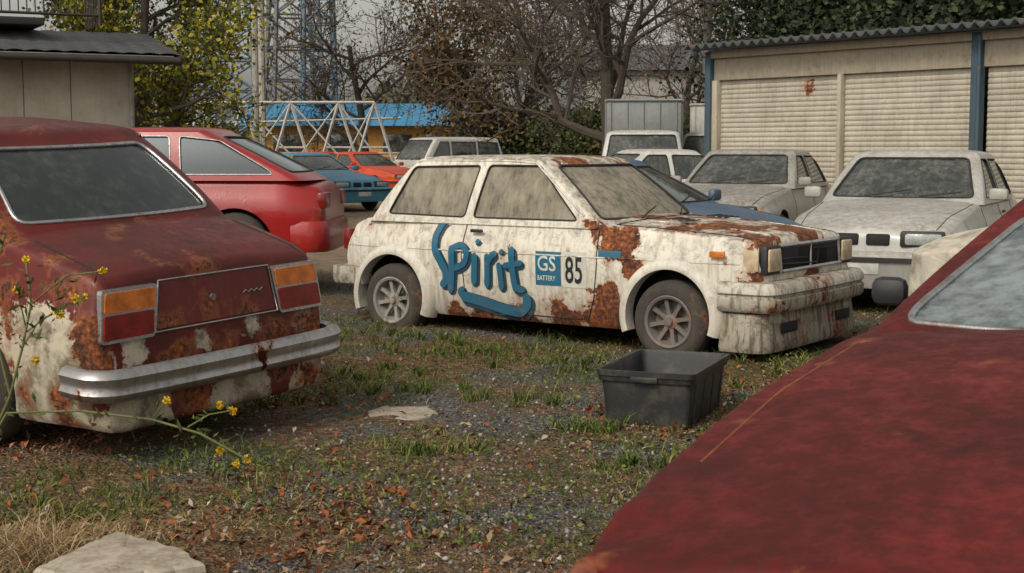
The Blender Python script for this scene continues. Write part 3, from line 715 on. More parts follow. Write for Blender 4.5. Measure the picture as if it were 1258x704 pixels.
# ------------------------------------------------------------------ 3. foreground red sedan (bonnet)
ch=paint('paint_red_matt',(.135,.0095,.007),dirt=.38,dcol=(.035,.010,.008),rough=.55,updirt=.6,streak=.25,fade=.5,coat=0.,thr=.67,nsc=3.5,spec=.25,rust=-.05,mould=.2,
   spots=[(2.05,-.66,.85,.16,.30),(1.4,-.655,.9,.06,.2),(1.15,-.655,.93,.06,.2),(.9,-.655,.95,.07,.2),(2.09,-.3,.80,.14,.2),(2.05,-.73,.7,.24,.34),(.6,-.66,.97,.10,.2),(1.75,-.64,.86,.10,.2)])
def dent(x,y,z):
    if x>1.65:
        k=(x-1.65)/.42; d=math.exp(-((y+.68)/.17)**2)*min(1,k)
        z+=d*(.010*math.sin(x*31+y*18)-.035*k); x-=d*.04*k*(1+math.sin(y*46)*.5)
    return Vector((x,y,z))
Ph=dict(xf=2.09,xr=-2.1,re=.03,r=.028,zc=.60,n=140,paint=ch,glass=M['glass_blue'],
  zt=[(-2.1,.88),(-1.2,.97),(.6,1.0),(1.2,.965),(2.09,.865)],zs=[(-2.1,.85),(-1.2,.93),(.6,.955),(1.2,.925),(2.09,.83)],
  W=[(-2.1,.72),(-1.5,.77),(1.4,.77),(2.09,.745)],zb=[(-2.1,.27),(-1.5,.2),(1.5,.2),(2.09,.27)],
  xw=(1.25,-1.2),Ra=.34,Rz=.29,Rw=.30,rims=[M['rim_silver']]*2,
  gh=dict(z0=.945,zg=1.245,crown=.04,xf0=.60,xf1=-.50,xr0=-1.65,xr1=-1.25,hw0=.69,hw1=.51,bf=.13,br=.08,rc=.08,rw0=.05,pw=.065),
  sw=[[(.10,.98),(-.90,.98),(-.90,1.215),(-.60,1.215)],[(-.97,.98),(-1.32,.98),(-1.24,1.205),(-.97,1.215)]],wtrim=M['chrome'],wtr=.008,dent=dent,gutter=False)
h=(-.48,-.877); ang=math.degrees(math.atan2(h[1],h[0]))
c=build_car('sedan_car',(1.67,3.47,-.02),ang,Ph); e=c['e'];b=c['bvh']
for sg in(1,-1):
    line_on('bonnet_seam',b,[(.62,sg*.655),(1.2,sg*.655),(1.66,sg*.64)],'z',.0025,M['rustline'],e)
    rbox('door_mirror',(-.16,sg*.78,1.0),(.06,.10,.08),M['blacktrim'],e,.025); rbox('mirror_arm',(-.16,sg*.71,.97),(.04,.08,.025),M['blacktrim'],e,.01)
    rbox('headlamp',(2.05,sg*.48,.66),(.05,.26,.15),M['lampclear'],e,.02)
rbox('grille',(2.05,0,.66),(.05,.66,.15),M['blacktrim'],e,.01)
sweep('front_bumper',ublade(2.13,.77,.4,.1),[(-.02,.38),(.03,.39),(.045,.45),(.03,.51),(-.02,.52)],M['chrome'],e)
seamset(c,e,[[(.5,.93),(.52,.4),(.4,.25),(-.5,.25),(-.55,.93)]])

# ------------------------------------------------------------------ generic cars
def std_car(name,loc,ang,pm,gl,kind='sedan',L=4.2,light='lampclear',roofmat=None):
    f=L/2; k=kind
    if k=='sedan': g=dict(z0=.90,zg=1.325,crown=.05,xf0=.78,xf1=.12,xr0=-1.5,xr1=-.95,hw0=.74,hw1=.59,bf=.14,br=.10,rc=.09)
    if k=='sedan': sw=[[(.40,.93),(-.33,.93),(-.31,1.285),(.0,1.285)],[(-.41,.93),(-1.22,.93),(-.92,1.275),(-.39,1.285)]]; belt=.90
    if k=='coupe': 
        g=dict(z0=.86,zg=1.23,crown=.045,xf0=.72,xf1=-.02,xr0=-1.62,xr1=-.78,hw0=.74,hw1=.56,bf=.15,br=.12,rc=.1)
        sw=[[(.34,.89),(-.55,.89),(-.52,1.195),(-.14,1.195)],[(-.62,.89),(-1.15,.90),(-.72,1.19),(-.6,1.195)]]; belt=.86
    if k=='hard':
        g=dict(z0=.90,zg=1.30,crown=.05,xf0=.60,xf1=-.02,xr0=-1.86,xr1=-1.05,hw0=.71,hw1=.58,bf=.12,br=.10,rc=.09)
        sw=[[(.25,.93),(-.66,.93),(-.63,1.265),(-.15,1.265)],[(-.75,.93),(-1.56,.93),(-1.50,.98),(-1.08,1.225),(-.72,1.265)]]; belt=.90
    if k=='van':
        g=dict(z0=1.0,zg=1.66,crown=.07,xf0=min(1.35,f-.25),xf1=min(1.35,f-.25)-.5,xr0=-f+.02,xr1=-f+.18,hw0=.78,hw1=.68,bf=.1,br=.05,rc=.1); a=g['xf0']
        if L>3: sw=[[(a-.35,1.03),(.25,1.03),(.25,1.58),(a-.75,1.58)],[(.17,1.03),(-.8,1.03),(-.8,1.58),(.17,1.58)],[(-.88,1.03),(-f+.22,1.03),(-f+.3,1.56),(-.88,1.58)]]
        else: sw=[[(a-.35,1.03),(-.5,1.03),(-.5,1.58),(a-.72,1.58)]]
        belt=1.0
    if roofmat: g['paint']=roofmat
    t=belt
    P=dict(xf=f,xr=-f,re=.09,r=.06,zc=.6,n=46,paint=pm,glass=gl,
      zt=[(-f,t-.06),(-f+.35,t+.02),(g['xf0'],t+.03),(max(f-.5,g['xf0']+.1),t-.06),(f,t-.19)],zs=[(-f,t-.10),(-f+.35,t-.02),(g['xf0'],t-.01),(max(f-.5,g['xf0']+.1),t-.11),(f,t-.24)],
      W=[(-f,.72),(-f+.4,.80),(f-.6,.80),(f-.2,.76),(f,.68)] if k!='hard' else [(-f,.66),(-f+.3,.76),(f-.6,.78),(f,.68)],zb=[(-f,.27),(-f+.5,.2),(f-.5,.2),(f,.25)],tuck=[(-f,.07),(f,.07)],
      xw=(L*.305,-L*.305),Ra=.34,Rz=.30,Rw=.30,rr=.185,rims=[M['rim_silver']]*2,gh=g,sw=sw,gutter=False,sp=7,strim=M['chrome'] if k=='hard' else M['rubber'])
    c=build_car(name,loc,ang,P); e=c['e'];b=c['bvh']
    zt=t-.19
    for sg in(1,-1):
        rbox('headlamp_housing',(f-.04,sg*.49,zt-.075),(.09,.36,.135),M['blacktrim'],e,.02,(0,0,sg*R(8)))
        rbox('headlamp',(f-.03,sg*.50,zt-.075),(.10,.31,.105),M[light],e,.03,(0,0,sg*R(8)))
        rbox('turn_lamp',(f-.12,sg*.685,zt-.09),(.14,.07,.10),M['amber'],e,.02,(0,0,sg*R(30)))
        rbox('tail_lamp',(-f+.03,sg*.50,t-.2),(.08,.3,.14),M['red_lens'],e,.02)
        rbox('mirror',(g['xf0']-.26,sg*.86,t+.07),(.08,.17,.11),pm,e,.03)
        rbox('door_handle',(-.35,sg*.79,t-.12),(.14,.02,.03),M['blacktrim'],e,.008)
        rbox('fog_lamp',(f+.06,sg*.5,.33),(.03,.16,.06),M[light],e,.01)
    for yy in(-.13,.13): rbox('grille_opening',(f-.005,yy,zt-.085),(.04,.20,.10),M['dark'],e,.02)
    sweep('front_bumper',ublade(f+.04,.80,.42,.2),[(-.12,.22),(.02,.22),(.04,.27),(.035,.42),(.05,.44),(.045,.50),(.0,.53),(-.12,.53)],pm,e)
    sweep('front_bumper_strip',ublade(f+.04,.80,.40,.2),[(.04,.44),(.06,.445),(.06,.48),(.04,.485)],M['blacktrim'],e)
    rbox('lower_intake',(f+.07,0,.30),(.03,.8,.09),M['dark'],e,.01)
    rbox('number_plate',(f+.10,0,.42),(.01,.33,.16),M['plate'],e,.003)
    sweep('rear_bumper',ublade(-f-.01,.72 if k=='hard' else .77,.30,.16,-1),[(-.12,.25),(.01,.25),(.03,.3),(.025,.48),(.0,.52),(-.12,.52)],pm,e)
    seamset(c,e,[[(.66,t-.05),(.68,.5),(.55,.26),(-.3,.26),(-.37,t-.05)],[(-.37,.26),(-1.0,.26),(-1.05,.6),(-1.2,t-.05)]] if k=='sedan' else [[(.52,t-.05),(.54,.5),(.42,.26),(-.6,.26),(-.69,t-.05)]])
    for sg in(1,-1): line_on('bonnet_seam',b,[(g['xf0']+.02,sg*.68),(f-.15,sg*.58)],'z',.004,M['dark'],e)
    tube('wiper',[(g['xf0']+.02,-.3,t+.05),(g['xf0']-.1,.1,t+.11)],.008,M['blacktrim'],e); tube('wiper',[(g['xf0']+.02,.2,t+.05),(g['xf0']-.1,.55,t+.09)],.008,M['blacktrim'],e)
    return c
def hd(x,y): return math.degrees(math.atan2(y,x))
pr=paint('paint_red',(.30,.010,.009),dirt=.22,dcol=(.07,.04,.03),rough=.3,updirt=.25,streak=.2,fade=.25,coat=.4,rust=-.02)
c=std_car('coupe_car',(-3.63,13.2,.22),hd(-.99,.02),pr,M['glass_dark'],'hard',4.0)
psa=paint('paint_silver_dusty',(.32,.32,.30),dirt=.6,dcol=(.16,.13,.095),rough=.45,updirt=.8,streak=.4,rust=-.06)
psc=paint('paint_grey_dusty',(.42,.42,.39),dirt=.55,dcol=(.20,.17,.125),rough=.4,updirt=.55,streak=.4,rust=-.06,coat=.3)
psb=paint('paint_white_dusty',(.54,.54,.51),dirt=.5,dcol=(.22,.19,.15),rough=.45,updirt=.6,streak=.4,rust=-.06)
std_car('sedan_car',(3.15,18.9),hd(-.42,-.9),psa,M['glass_mid'],'sedan',4.3)
std_car('sedan_car',(3.92,13.9),hd(-.45,-.89),psc,M['glass_mid'],'sedan',4.3)
pb=paint('paint_blue',(.020,.09,.19),dirt=.4,dcol=(.13,.12,.10),rough=.4,updirt=.5,rust=-.04)
std_car('coupe_car',(1.05,13.05),hd(.82,-.57),pb,M['glass_mid'],'coupe',3.5)
plb=paint('paint_light_blue',(.06,.25,.40),dirt=.35,rough=.4,updirt=.3,rust=-.05)
pye=paint('paint_yellow',(.60,.33,.02),dirt=.3,rough=.4,updirt=.3,rust=-.05)
por=paint('paint_orange',(.58,.06,.015),dirt=.25,rough=.35,updirt=.2,rust=-.05)
std_car('coupe_car',(-4.55,32.6),hd(.62,-.78),plb,M['glass_mid'],'coupe',4.2)
std_car('coupe_car',(-6.6,38.5),hd(.4,-.9),pye,M['glass_mid'],'coupe',4.1)
std_car('coupe_car',(-4.1,40.5),hd(.7,-.71),por,M['glass_mid'],'coupe',4.2)
std_car('coupe_car',(-6.1,46.),hd(.66,-.75),por,M['glass_mid'],'coupe',4.2)
std_car('van',(-2.2,44.5),hd(-.75,-.66),psb,M['glass_mid'],'van',4.0)
std_car('hatchback_car',(1.85,22.1),hd(-.9,-.3),psb,M['glass_mid'],'sedan',3.4)
def truck(loc,ang,boxm,boxs,cabm,h0=.85):
    c=std_car('box_truck',loc,ang,cabm,M['glass_mid'],'van',2.5); e=c['e']
    L,W,H=boxs
    rbox('cargo_box',(-1.3-L/2,0,h0+H/2),(L,W,H),boxm,e,.03)
    sg=[]
    for x in np.linspace(-1.35,-1.3-L+.05,6):
        for s in(1,-1): sg.append(((x,s*(W/2+.01),h0),(x,s*(W/2+.01),h0+H),.02))
    for z in (h0+.02,h0+H-.02):
        for s in(1,-1): sg.append(((-1.3,s*(W/2+.012),z),(-1.3-L,s*(W/2+.012),z),.03))
        sg.append(((-1.285,-W/2,z),(-1.285,W/2,z),.03))
    for y in np.linspace(-W/2+.1,W/2-.1,5): sg.append(((-1.29,y,h0),(-1.29,y,h0+H),.015))
    beams('box_ribs',sg,boxm,e)
    rbox('chassis',(-1.9,0,.6),(3.6,.8,.2),M['dark'],e,.02)
    for s in(1,-1): wheel(e,-2.7,s*.7,.33,.2,.19,M['rim_silver'],5,'box'+str(s))
pg=paint('box_grey',(.20,.22,.22),dirt=.5,rough=.6,updirt=.3,rust=-.02,coat=0)
pw=paint('box_white',(.55,.55,.50),dirt=.5,rough=.6,updirt=.3,rust=-.04,coat=0)
truck((2.5,27.3),hd(-.1,-.99),pg,(2.4,1.5,1.5),psb,.85)
truck((4.35,30.),hd(-.3,-.95),pw,(3.0,1.7,1.55),psb,.8)

def covered(loc,ang):
    e=empty('covered_car',(loc[0],loc[1],gz(*loc)),R(ang)); V=[];F=[];nr,na=60,200
    pz=curve([(-2.1,.85),(-1.5,.92),(-.9,1.24),(0,1.29),(.35,1.22),(.9,.95),(1.6,.90),(2.1,.80)])
    for i in range(nr):
        for j in range(na):
            a=6.2832*j/na; ca,sa=math.cos(a),math.sin(a); k=(abs(ca)**5+abs(sa)**5)**(-1/5)
            t=i/(nr-1); fo=.5*math.sin(a*13+3*math.sin(a*5))+.4*math.sin(a*29+1)
            if t<.55: r=t/.55; x,y=2.1*ca*k*r,.85*sa*k*r; z=pz(x,.15)-.10*abs(r*sa*k)**3-.05*r**6
            else: 
                d=(t-.55)/.45; x0=2.1*ca*k;y0=.85*sa*k; o=.02+.09*d*(.5+fo*.8); x=x0+ca*o;y=y0+sa*o; z=(pz(x0,.15)-.10*abs(sa*k)**3-.05)*(1-d)+(.30+.05*math.sin(a*7))*d
            z+=.012*math.sin(x*5+y*9)+.010*math.sin(y*14-x*4)
            V.append((x,y,z))
    for i in range(nr-1):
        for j in range(na): F.append((i*na+j,i*na+(j+1)%na,(i+1)*na+(j+1)%na,(i+1)*na+j))
    g=G('cover_cloth',rough=.75); g.set(**{'Base Color':g.mix(g.mr(g.noise(4,6,.7),.45,.68),(.52,.48,.39),(.25,.21,.15))}); g.bump(g.noise(3.5,3,.5,dist=1.5),.8,.04)
    mobj('cover_sheet',V,F,g.m,e,smooth=80)
    for x in(1.3,-1.3):
        for s in(1,-1): wheel(e,x,s*.7,.31,.18,.18,M['rim_silver'],6,'c%d%d'%(x*10,s))
    rbox('underbody',(0,0,.34),(3.9,1.4,.26),M['dark'],e,.05)
covered((4.62,9.4),hd(-.88,-.47))

# ------------------------------------------------------------------ plastic tub
def tub(loc,rz,L,W,H):
    e=empty('plastic_tub',(loc[0],loc[1],gz(*loc)),rz)
    g=G('black_plastic',(.022,.024,.025),.55); g.set(**{'Base Color':g.mix(g.mr(g.noise(6,7,.75),.45,.72),(.017,.019,.020),(.075,.065,.05))}); g.bump(g.noise(30,4),.2,.004)
    def ring(l,w,z,r=.04):
        return [(x,y,z) for x,y in roundpoly([(l/2,w/2),(-l/2,w/2),(-l/2,-w/2),(l/2,-w/2)],r,4)]
    lv=[ring(L*.86,W*.84,.0),ring(L*.88,W*.86,.01),ring(L*.95,W*.94,H*.8),ring(L*.95,W*.94,H*.8+.002),ring(L*.985,W*.98,H*.81),ring(L,W,H-.03),ring(L*1.015,W*1.02,H-.028),ring(L*1.02,W*1.03,H),ring(L*.975,W*.965,H),ring(L*.96,W*.94,H-.02),ring(L*.86,W*.83,.02)]
    V=[p for l in lv for p in l];n=len(lv[0]);F=[]
    for i in range(len(lv)-1):
        for k in range(n): F.append((i*n+k,i*n+(k+1)%n,(i+1)*n+(k+1)%n,(i+1)*n+k))
    F.append(tuple(range(n))[::-1]); F.append(tuple((len(lv)-1)*n+k for k in range(n)))
    mobj('tub_body',V,F,g.m,e,smooth=30)
    for x in np.linspace(-L*.35,L*.35,4):
        for s in(1,-1): rbox('rib',(x,s*W*.455,H*.42),(.010,.010,H*.72),g.m,e,.003,(s*R(-4),0,0))
    for s in(1,-1): rbox('handle',(s*L*.505,0,H*.86),(.02,.14,.03),g.m,e,.006)
tub((.80,7.36),math.atan2(.86,.34),.78,.50,.29)

# ------------------------------------------------------------------ garage
def garage():
    dx,dy=.607,-.795; e=empty('garage_building',(3.32,23.6,0),math.atan2(dy,dx))
    cream=paint('garage_cream',(.42,.375,.29),dirt=.45,dcol=(.14,.10,.065),rough=.75,updirt=.1,coat=0,rust=-.03)
    shm=paint('shutter_cream',(.43,.395,.32),dirt=.5,dcol=(.18,.13,.085),rough=.6,updirt=0,coat=0,rust=-.03,streak=.8,spots=[(1.9,-.0,2.38,.45,.17),(4.6,0,.5,.5,.12),(4.3,0,2.4,.3,.1)],nsc=3)
    blue=paint('post_blue',(.035,.075,.105),dirt=.35,rough=.6,coat=0,rust=.0)
    roof=paint('roof_sheet',(.07,.085,.09),dirt=.4,rough=.6,coat=0,rust=0.02)
    D=6.;L=8.2
    rbox('lintel_beam',(L/2,.06,2.66),(L,.14,.36),cream,e,.01)
    rbox('fascia',(L/2,-.06,2.90),(L+.1,.06,.13),cream,e,.005)
    for x,w in((.05,.12),(2.64,.07),(7.6,.1)): rbox('frame_post',(x,.02,1.24),(w,.14,2.48),cream,e,.006)
    for x in(.0-.06,5.03): rbox('steel_post',(x,-.04,1.47),(.12 if x<1 else .15,.12,2.95),blue,e,.006)
    for a,b_ in((.11,2.60),(2.68,4.93),(5.13,7.55)):
        V=[];F=[];n=32;m=n*6+1
        for i in range(m):
            z=2.48*i/(m-1); ph=(i%6)/6; y=.07-.016*math.sin(math.pi*ph)**.7
            for x in(a,(a+b_)/2,b_): V.append((x,y,z))
        for i in range(m-1):
            for k in range(2): F.append((i*3+k,i*3+k+1,i*3+k+4,i*3+k+3))
        mobj('roller_shutter',V,F,shm,e)
        rbox('shutter_handle',((a+b_)/2,.04,.5),(.3,.03,.05),blue,e,.01)
    rbox('side_wall',(.02,D/2+.1,1.45),(.08,D,2.85),cream,e,.004); rbox('far_wall',(L,D/2+.1,1.45),(.08,D,2.85),cream,e,.004); rbox('back_wall',(L/2,D+.1,1.45),(L,.08,2.85),cream,e,.004)
    V=[];F=[];n=int((L+.5)/.02)
    for i in range(n+1):
        x=-.25+i*.02; z=.035*math.sin(x*2*math.pi/.2)
        V+= [(x,-.45,3.02+z),(x,D+.3,3.45+z),(x,-.45,3.035+z)]
    for i in range(n): a=i*3;F+= [(a,a+3,a+4,a+1),(a,a+2,a+5,a+3)]
    o=mobj('corrugated_roof',V,F,roof,e); m=o.modifiers.new('s','SOLIDIFY');m.thickness=.02
    beams('purlins',[((-.2,y,2.975+(y+.45)*.064),(L+.2,y,2.975+(y+.45)*.064),.03) for y in(-.3,1.5,3.2,5)],blue,e)
    tube('downpipe',[(L-3.1,-.12,2.9),(L-3.1,-.12,0)],.03,blue,e)
garage()

# ------------------------------------------------------------------ house
def house():
    e=empty('house',(-5.30,20.,-.12),math.atan2(.466,.885))
    wall=paint('house_wall',(.44,.40,.32),dirt=.3,dcol=(.2,.16,.11),rough=.85,coat=0,updirt=0,rust=-.2)
    wall2=simple('house_upper',(.26,.25,.22),.85)
    tile=paint('roof_tile',(.085,.09,.095),dirt=.3,rough=.6,coat=0,rust=-.2,updirt=.1)
    dk=simple('dark_wood',(.03,.025,.022),.7)
    rbox('walls',(-5,3.2,1.36),(10,6.4,2.72),wall,e,.01)
    beams('panel_joints',[((x,-.003,0),(x,-.003,2.7),.007) for x in np.arange(-9.5,-.3,.62)],simple('joint',(.15,.13,.1)),e)
    beams('corner_trim',[((0,-.01,0),(0,-.01,2.72),.035)],wall2,e)
    rbox('window_frame',(-6.5,-.02,1.5),(1.7,.06,1.1),dk,e,.01); rbox('window_pane',(-6.5,-.055,1.5),(1.55,.01,.95),M['glass_clean'],e,.002)
    V=[];F=[];nx_=220;rows=9;sl=.22
    for j in range(rows*2+2):
        r=j//2; y=-.6+r*.2+(.2 if j%2 else 0)*0.98; z=2.74+(y+.6)*sl+(.03 if j%2==0 else 0.0)
        for i in range(nx_+1):
            x=-10.2+i*10.75/nx_; V.append((x,y,z+.018*abs(math.sin(x*math.pi/.25))))
    for j in range(rows*2+1):
        for i in range(nx_): a=j*(nx_+1)+i;F.append((a,a+1,a+nx_+2,a+nx_+1))
    mobj('tiled_roof',V,F,tile,e)
    rbox('roof_deck',(-4.85,.38,2.90),(10.7,2.05,.05),dk,e,.005,(math.atan(sl),0,0))
    rbox('eave_board',(-4.85,-.6,2.69),(10.75,.04,.10),dk,e,.005); tube('gutter',[(-10.2,-.66,2.71),(.52,-.66,2.68)],.05,dk,e)
    rbox('soffit',(-4.85,-.3,2.735),(10.6,.6,.03),wall2,e,.003)
    rbox('gable_board',(.54,.35,2.90),(.05,2.0,.12),dk,e,.005,(math.atan(sl),0,0))
    rbox('upper_storey',(-6.4,3.6,4.4),(8.6,4.6,3.0),wall2,e,.01)
    rbox('balcony_slab',(-5.7,.75,3.22),(9.2,1.1,.10),dk,e,.01)
    X1=-.35
    sg=[((-10,.25,4.05),(X1,.25,4.05),.03),((-10,.25,3.33),(X1,.25,3.33),.02),((X1,.25,3.2),(X1,.25,4.06),.03),((X1,.25,4.05),(X1,1.3,4.05),.03)]
    for x in np.arange(-9.9,X1,.11): sg.append(((x,.25,3.33),(x,.25,4.05),.009))
    for y in np.arange(.35,1.3,.11): sg.append(((X1,y,3.2),(X1,y,4.05),.009))
    beams('balcony_railing',sg,dk,e)
    rbox('balcony_door',(-4,1.28,4.1),(1.8,.05,1.7),M['glass_clean'],e,.01)
    rbox('upper_roof',(-6.4,3.6,6.0),(9.6,5.8,.2),tile,e,.02)
house()

e=empty('blue_roof_building',(-8.6,60,0))
bl=simple('roof_blue',(.04,.20,.36),.5); yw=simple('wall_ochre',(.52,.27,.07),.8); br=simple('wall_brown',(.12,.08,.05),.8)
rbox('walls',(2,2,1.15),(9,4,2.3),yw,e,.01); rbox('lower_band',(2,-.03,.5),(9.02,.05,1.),br,e,.005)
V=[(-2.9,-.8,2.3),(6.9,-.8,2.3),(6.9,2.2,3.3),(-2.9,2.2,3.3),(6.9,5,2.3),(-2.9,5,2.3)]
mobj('roof',V,[(0,1,2,3),(3,2,4,5),(0,3,5),(1,4,2)],bl,e)
beams('roof_ribs',[((x,-.8,2.32),(x,2.2,3.32),.03) for x in np.arange(-2.8,6.9,.5)],bl,e)
for x in(-.8,1.5,3.8,5.6): rbox('window',(x,-.03,1.6),(1.2,.06,.7),M['glass_mid'],e,.01)
for (x,y,w,hh,col) in((-22,75,9,5,(.3,.28,.25)),(9,80,10,5.5,(.25,.24,.22)),(-34,90,12,6,(.33,.3,.26))):
    e=empty('distant_house',(x,y,0)); m=simple('wall_dh',col,.8); rbox('walls',(0,0,hh/2),(w,7,hh),m,e,.02)
    mobj('roof',[(-w/2-.5,-4,hh),(w/2+.5,-4,hh),(w/2+.5,0,hh+1.6),(-w/2-.5,0,hh+1.6),(w/2+.5,4,hh),(-w/2-.5,4,hh)],[(0,1,2,3),(3,2,4,5),(0,3,5),(1,4,2)],simple('roof_dh',(.08,.08,.09),.7),e)
    for k in(-.3,0,.3): rbox('window',(k*w,-3.52,hh*.6),(1.2,.06,1.),M['glass_mid'],e,.01)

# ------------------------------------------------------------------ lattice structures
steel=simple('galvanised_steel',(.12,.13,.14),.6,.2); steelb=simple('steel_blue_grey',(.09,.14,.18),.6); wht=simple('steel_white',(.40,.40,.37),.6)
def pylon(loc,H,w0,w1,n,mat,r=.05,arms=True):
    e=empty('lattice_tower',(loc[0],loc[1],0),0,0,0); e.rotation_euler[2]=R(loc[2]); sg=[]
    c4=[(-1,-1),(1,-1),(1,1),(-1,1)]
    lv=[(H*i/n,(w0+(w1-w0)*(i/n)**.8)/2) for i in range(n+1)]
    for (z0,a),(z1,b) in zip(lv[:-1],lv[1:]):
        for k in range(4):
            p,q=c4[k],c4[(k+1)%4]
            sg.append(((p[0]*a,p[1]*a,z0),(p[0]*b,p[1]*b,z1),r*1.3)); sg.append(((p[0]*a,p[1]*a,z0),(q[0]*b,q[1]*b,z1),r*.6)); sg.append(((q[0]*a,q[1]*a,z0),(p[0]*b,p[1]*b,z1),r*.6)); sg.append(((p[0]*b,p[1]*b,z1),(q[0]*b,q[1]*b,z1),r*.6))
    if arms:
        for f in(.62,.78,.93):
            z=H*f
            for s in(-1,1): sg+= [((0,-.3,z),(s*w0*1.1,0,z),r),((0,.3,z),(s*w0*1.1,0,z),r),((0,0,z+.8),(s*w0*1.1,0,z),r*.7)]
    beams('lattice',sg,mat,e)
pylon((-10.9,72,20),19,3.0,1.2,12,steel,.09)
pylon((-10.9,56,5),12,2.0,1.6,10,steelb,.07,False)
pylon((-8.6,64,12),16,1.6,1.0,14,steelb,.07,False)
e=empty('steel_frame',(-7.6,48,0)); sg=[]
for i,x in enumerate((-2.8,-1.4,.2,1.8,3.0)):
    sg+= [((x-.9,0,0),(x,0,2.9),.05),((x+.9,0,0),(x,0,2.9),.05),((x-.5,0,1.4),(x+.5,0,1.4),.035)]
    if i: sg+= [((px_,0,2.9),(x,0,2.9),.05),((px_,0,2.9),(x+.1,0,1.0),.03),((x,0,2.9),(px_+.2,0,1.0),.03)]
    px_=x
sg+= [((-3.6,1,2.2),(3.8,1,2.4),.04),((-3.6,1,1.2),(3.8,1,1.2),.04)]
beams('frame_members',sg,wht,e)
def pole(loc,H,r,mat,arms=False):
    e=empty('utility_pole',(loc[0],loc[1],0)); beams('pole',[((0,0,0),(0,0,H),r)],mat,e,sides=10)
    if arms: beams('crossarm',[((-.9,-.12,H-.6),(.9,-.12,H-.6),.05),((-.7,-.12,H-1.3),(.7,-.12,H-1.3),.05)],mat,e); rbox('transformer',(.3,-.3,H-2.2),(.4,.4,.7),mat,e,.08)
cn=simple('concrete_pole',(.33,.31,.27),.8)
pole((-6.6,37.,0),9,.085,cn); pole((-8.7,50.),9.,.13,cn,True); pole((4.6,34.),9,.1,cn,True)
e=empty('power_lines',(0,0,0))
for k,(a,bq) in enumerate((((-8.7,50,8.3),(4.6,34,8.3)),((-8.7,50,7.6),(4.6,34,7.7)),((-30,40,7.5),(-8.7,50,8.4)))):
    a=Vector(a);bq=Vector(bq); tube('wire',[tuple(a.lerp(bq,t)-Vector((0,0,1.6*t*(1-t)))) for t in np.linspace(0,1,16)],.012,M['rubber'],e)

# ------------------------------------------------------------------ trees
def tree(name,loc,H,r0,seed,barkm,leafm=None,nleaf=0,lsize=.06,levels=4,kids=(7,6,5,4),trunkf=.35,spread=1.,up=.12,wob=.22,lsp=.25,rmin=.007,ratio=.62,leaflev=2,brl=1.,tl=.62):
    rr=random.Random(seed); V=[];F=[];LP=[]
    def rv(): return Vector((rr.gauss(0,1),rr.gauss(0,1),rr.gauss(0,1)))
    def tubeadd(P,Rd,sd):
        n0=len(V); u=None
        for i,p in enumerate(P):
            d=(P[min(i+1,len(P)-1)]-P[max(i-1,0)]).normalized()
            if u is None: u=d.orthogonal().normalized()
            u=(u-d*u.dot(d)).normalized(); w=d.cross(u)
            for k in range(sd):
                a=6.2832*k/sd; V.append(tuple(p+u*(Rd[i]*math.cos(a))+w*(Rd[i]*math.sin(a))))
        for i in range(len(P)-1):
            for k in range(sd): F.append((n0+i*sd+k,n0+i*sd+(k+1)%sd,n0+(i+1)*sd+(k+1)%sd,n0+(i+1)*sd+k))
    def grow(p,d,L,r,lv):
        n=7 if lv==0 else (6 if lv==1 else 4); P=[p.copy()];Rd=[r*(1.35 if lv==0 else 1)]
        for i in range(n):
            d=(d+rv()*wob*(.35 if lv==0 else 1)+Vector((0,0,up*(1 if lv else 0)))).normalized(); p=p+d*(L/n); P.append(p.copy())
            Rd.append(max(rmin*.7,r*(1-(.55 if lv<levels else .7)*(i+1)/n)))
        tubeadd(P,Rd,(10,7,5,3,3,3)[min(lv,5)])
        if lv>=leaflev: LP.extend(P[1:])
        if lv<levels:
            k=kids[min(lv,len(kids)-1)]
            for j in range(k):
                t=(trunkf+(1-trunkf)*(j+.6*rr.random())/k) if lv==0 else (.25+.75*(j+.5*rr.random())/k)
                t=min(t,.999); i=int(t*n); f=t*n-i; q=P[i].lerp(P[i+1],f); dd=(P[i+1]-P[i]).normalized()
                o=rv(); o=(o-dd*o.dot(dd)).normalized(); an=R(rr.uniform(32,62))*spread
                nd=(dd*math.cos(an)+o*math.sin(an)).normalized()
                grow(q,nd,L*rr.uniform(ratio-.12,ratio+.1)*(brl if lv==0 else 1),max(rmin,Rd[i]*rr.uniform(.5,.68)),lv+1)
    grow(Vector((0,0,-.1)),Vector((rr.gauss(0,.04),rr.gauss(0,.04),1)).normalized(),H*tl,r0,0)
    mi=[0]*len(F); mats=[barkm]
    if nleaf and LP:
        A=np.array([tuple(q) for q in LP]); idx=rng.integers(0,len(A),nleaf)
        cl=rng.random(len(A)); keep=cl[idx]**.6>rng.random(nleaf)*.9; idx=idx[keep]; n=len(idx)
        C=A[idx]+rng.normal(size=(n,3))*lsp*np.array([1,1,.8]); nrm=rng.normal(size=(n,3)); nrm/=np.linalg.norm(nrm,axis=1)[:,None]
        t=rng.normal(size=(n,3)); u=np.cross(nrm,t);u/=np.linalg.norm(u,axis=1)[:,None];v=np.cross(nrm,u); s=(lsize*(.5+rng.random(n)))[:,None]
        Q=np.stack([C-u*s,C-v*s*.7,C+u*s,C+v*s*.7],1).reshape(-1,3); n0=len(V)
        V=V+[tuple(q) for q in Q]; F=F+[(n0+4*i,n0+4*i+1,n0+4*i+2,n0+4*i+3) for i in range(n)]; mi=mi+[1]*n; mats.append(leafm)
    return mobj(name,V,F,mats,None,mi=mi,loc=(loc[0],loc[1],0))
bark=simple('bark_grey',(.085,.068,.052),.9,sc=12,bump=.5); barkd=simple('bark_dark',(.045,.036,.028),.9,sc=12)
lfy=rampmat('leaves_yellow_green',[(0,(.05,.08,.012)),(.35,(.14,.18,.02)),(.7,(.34,.30,.03)),(1,(.48,.36,.04))])
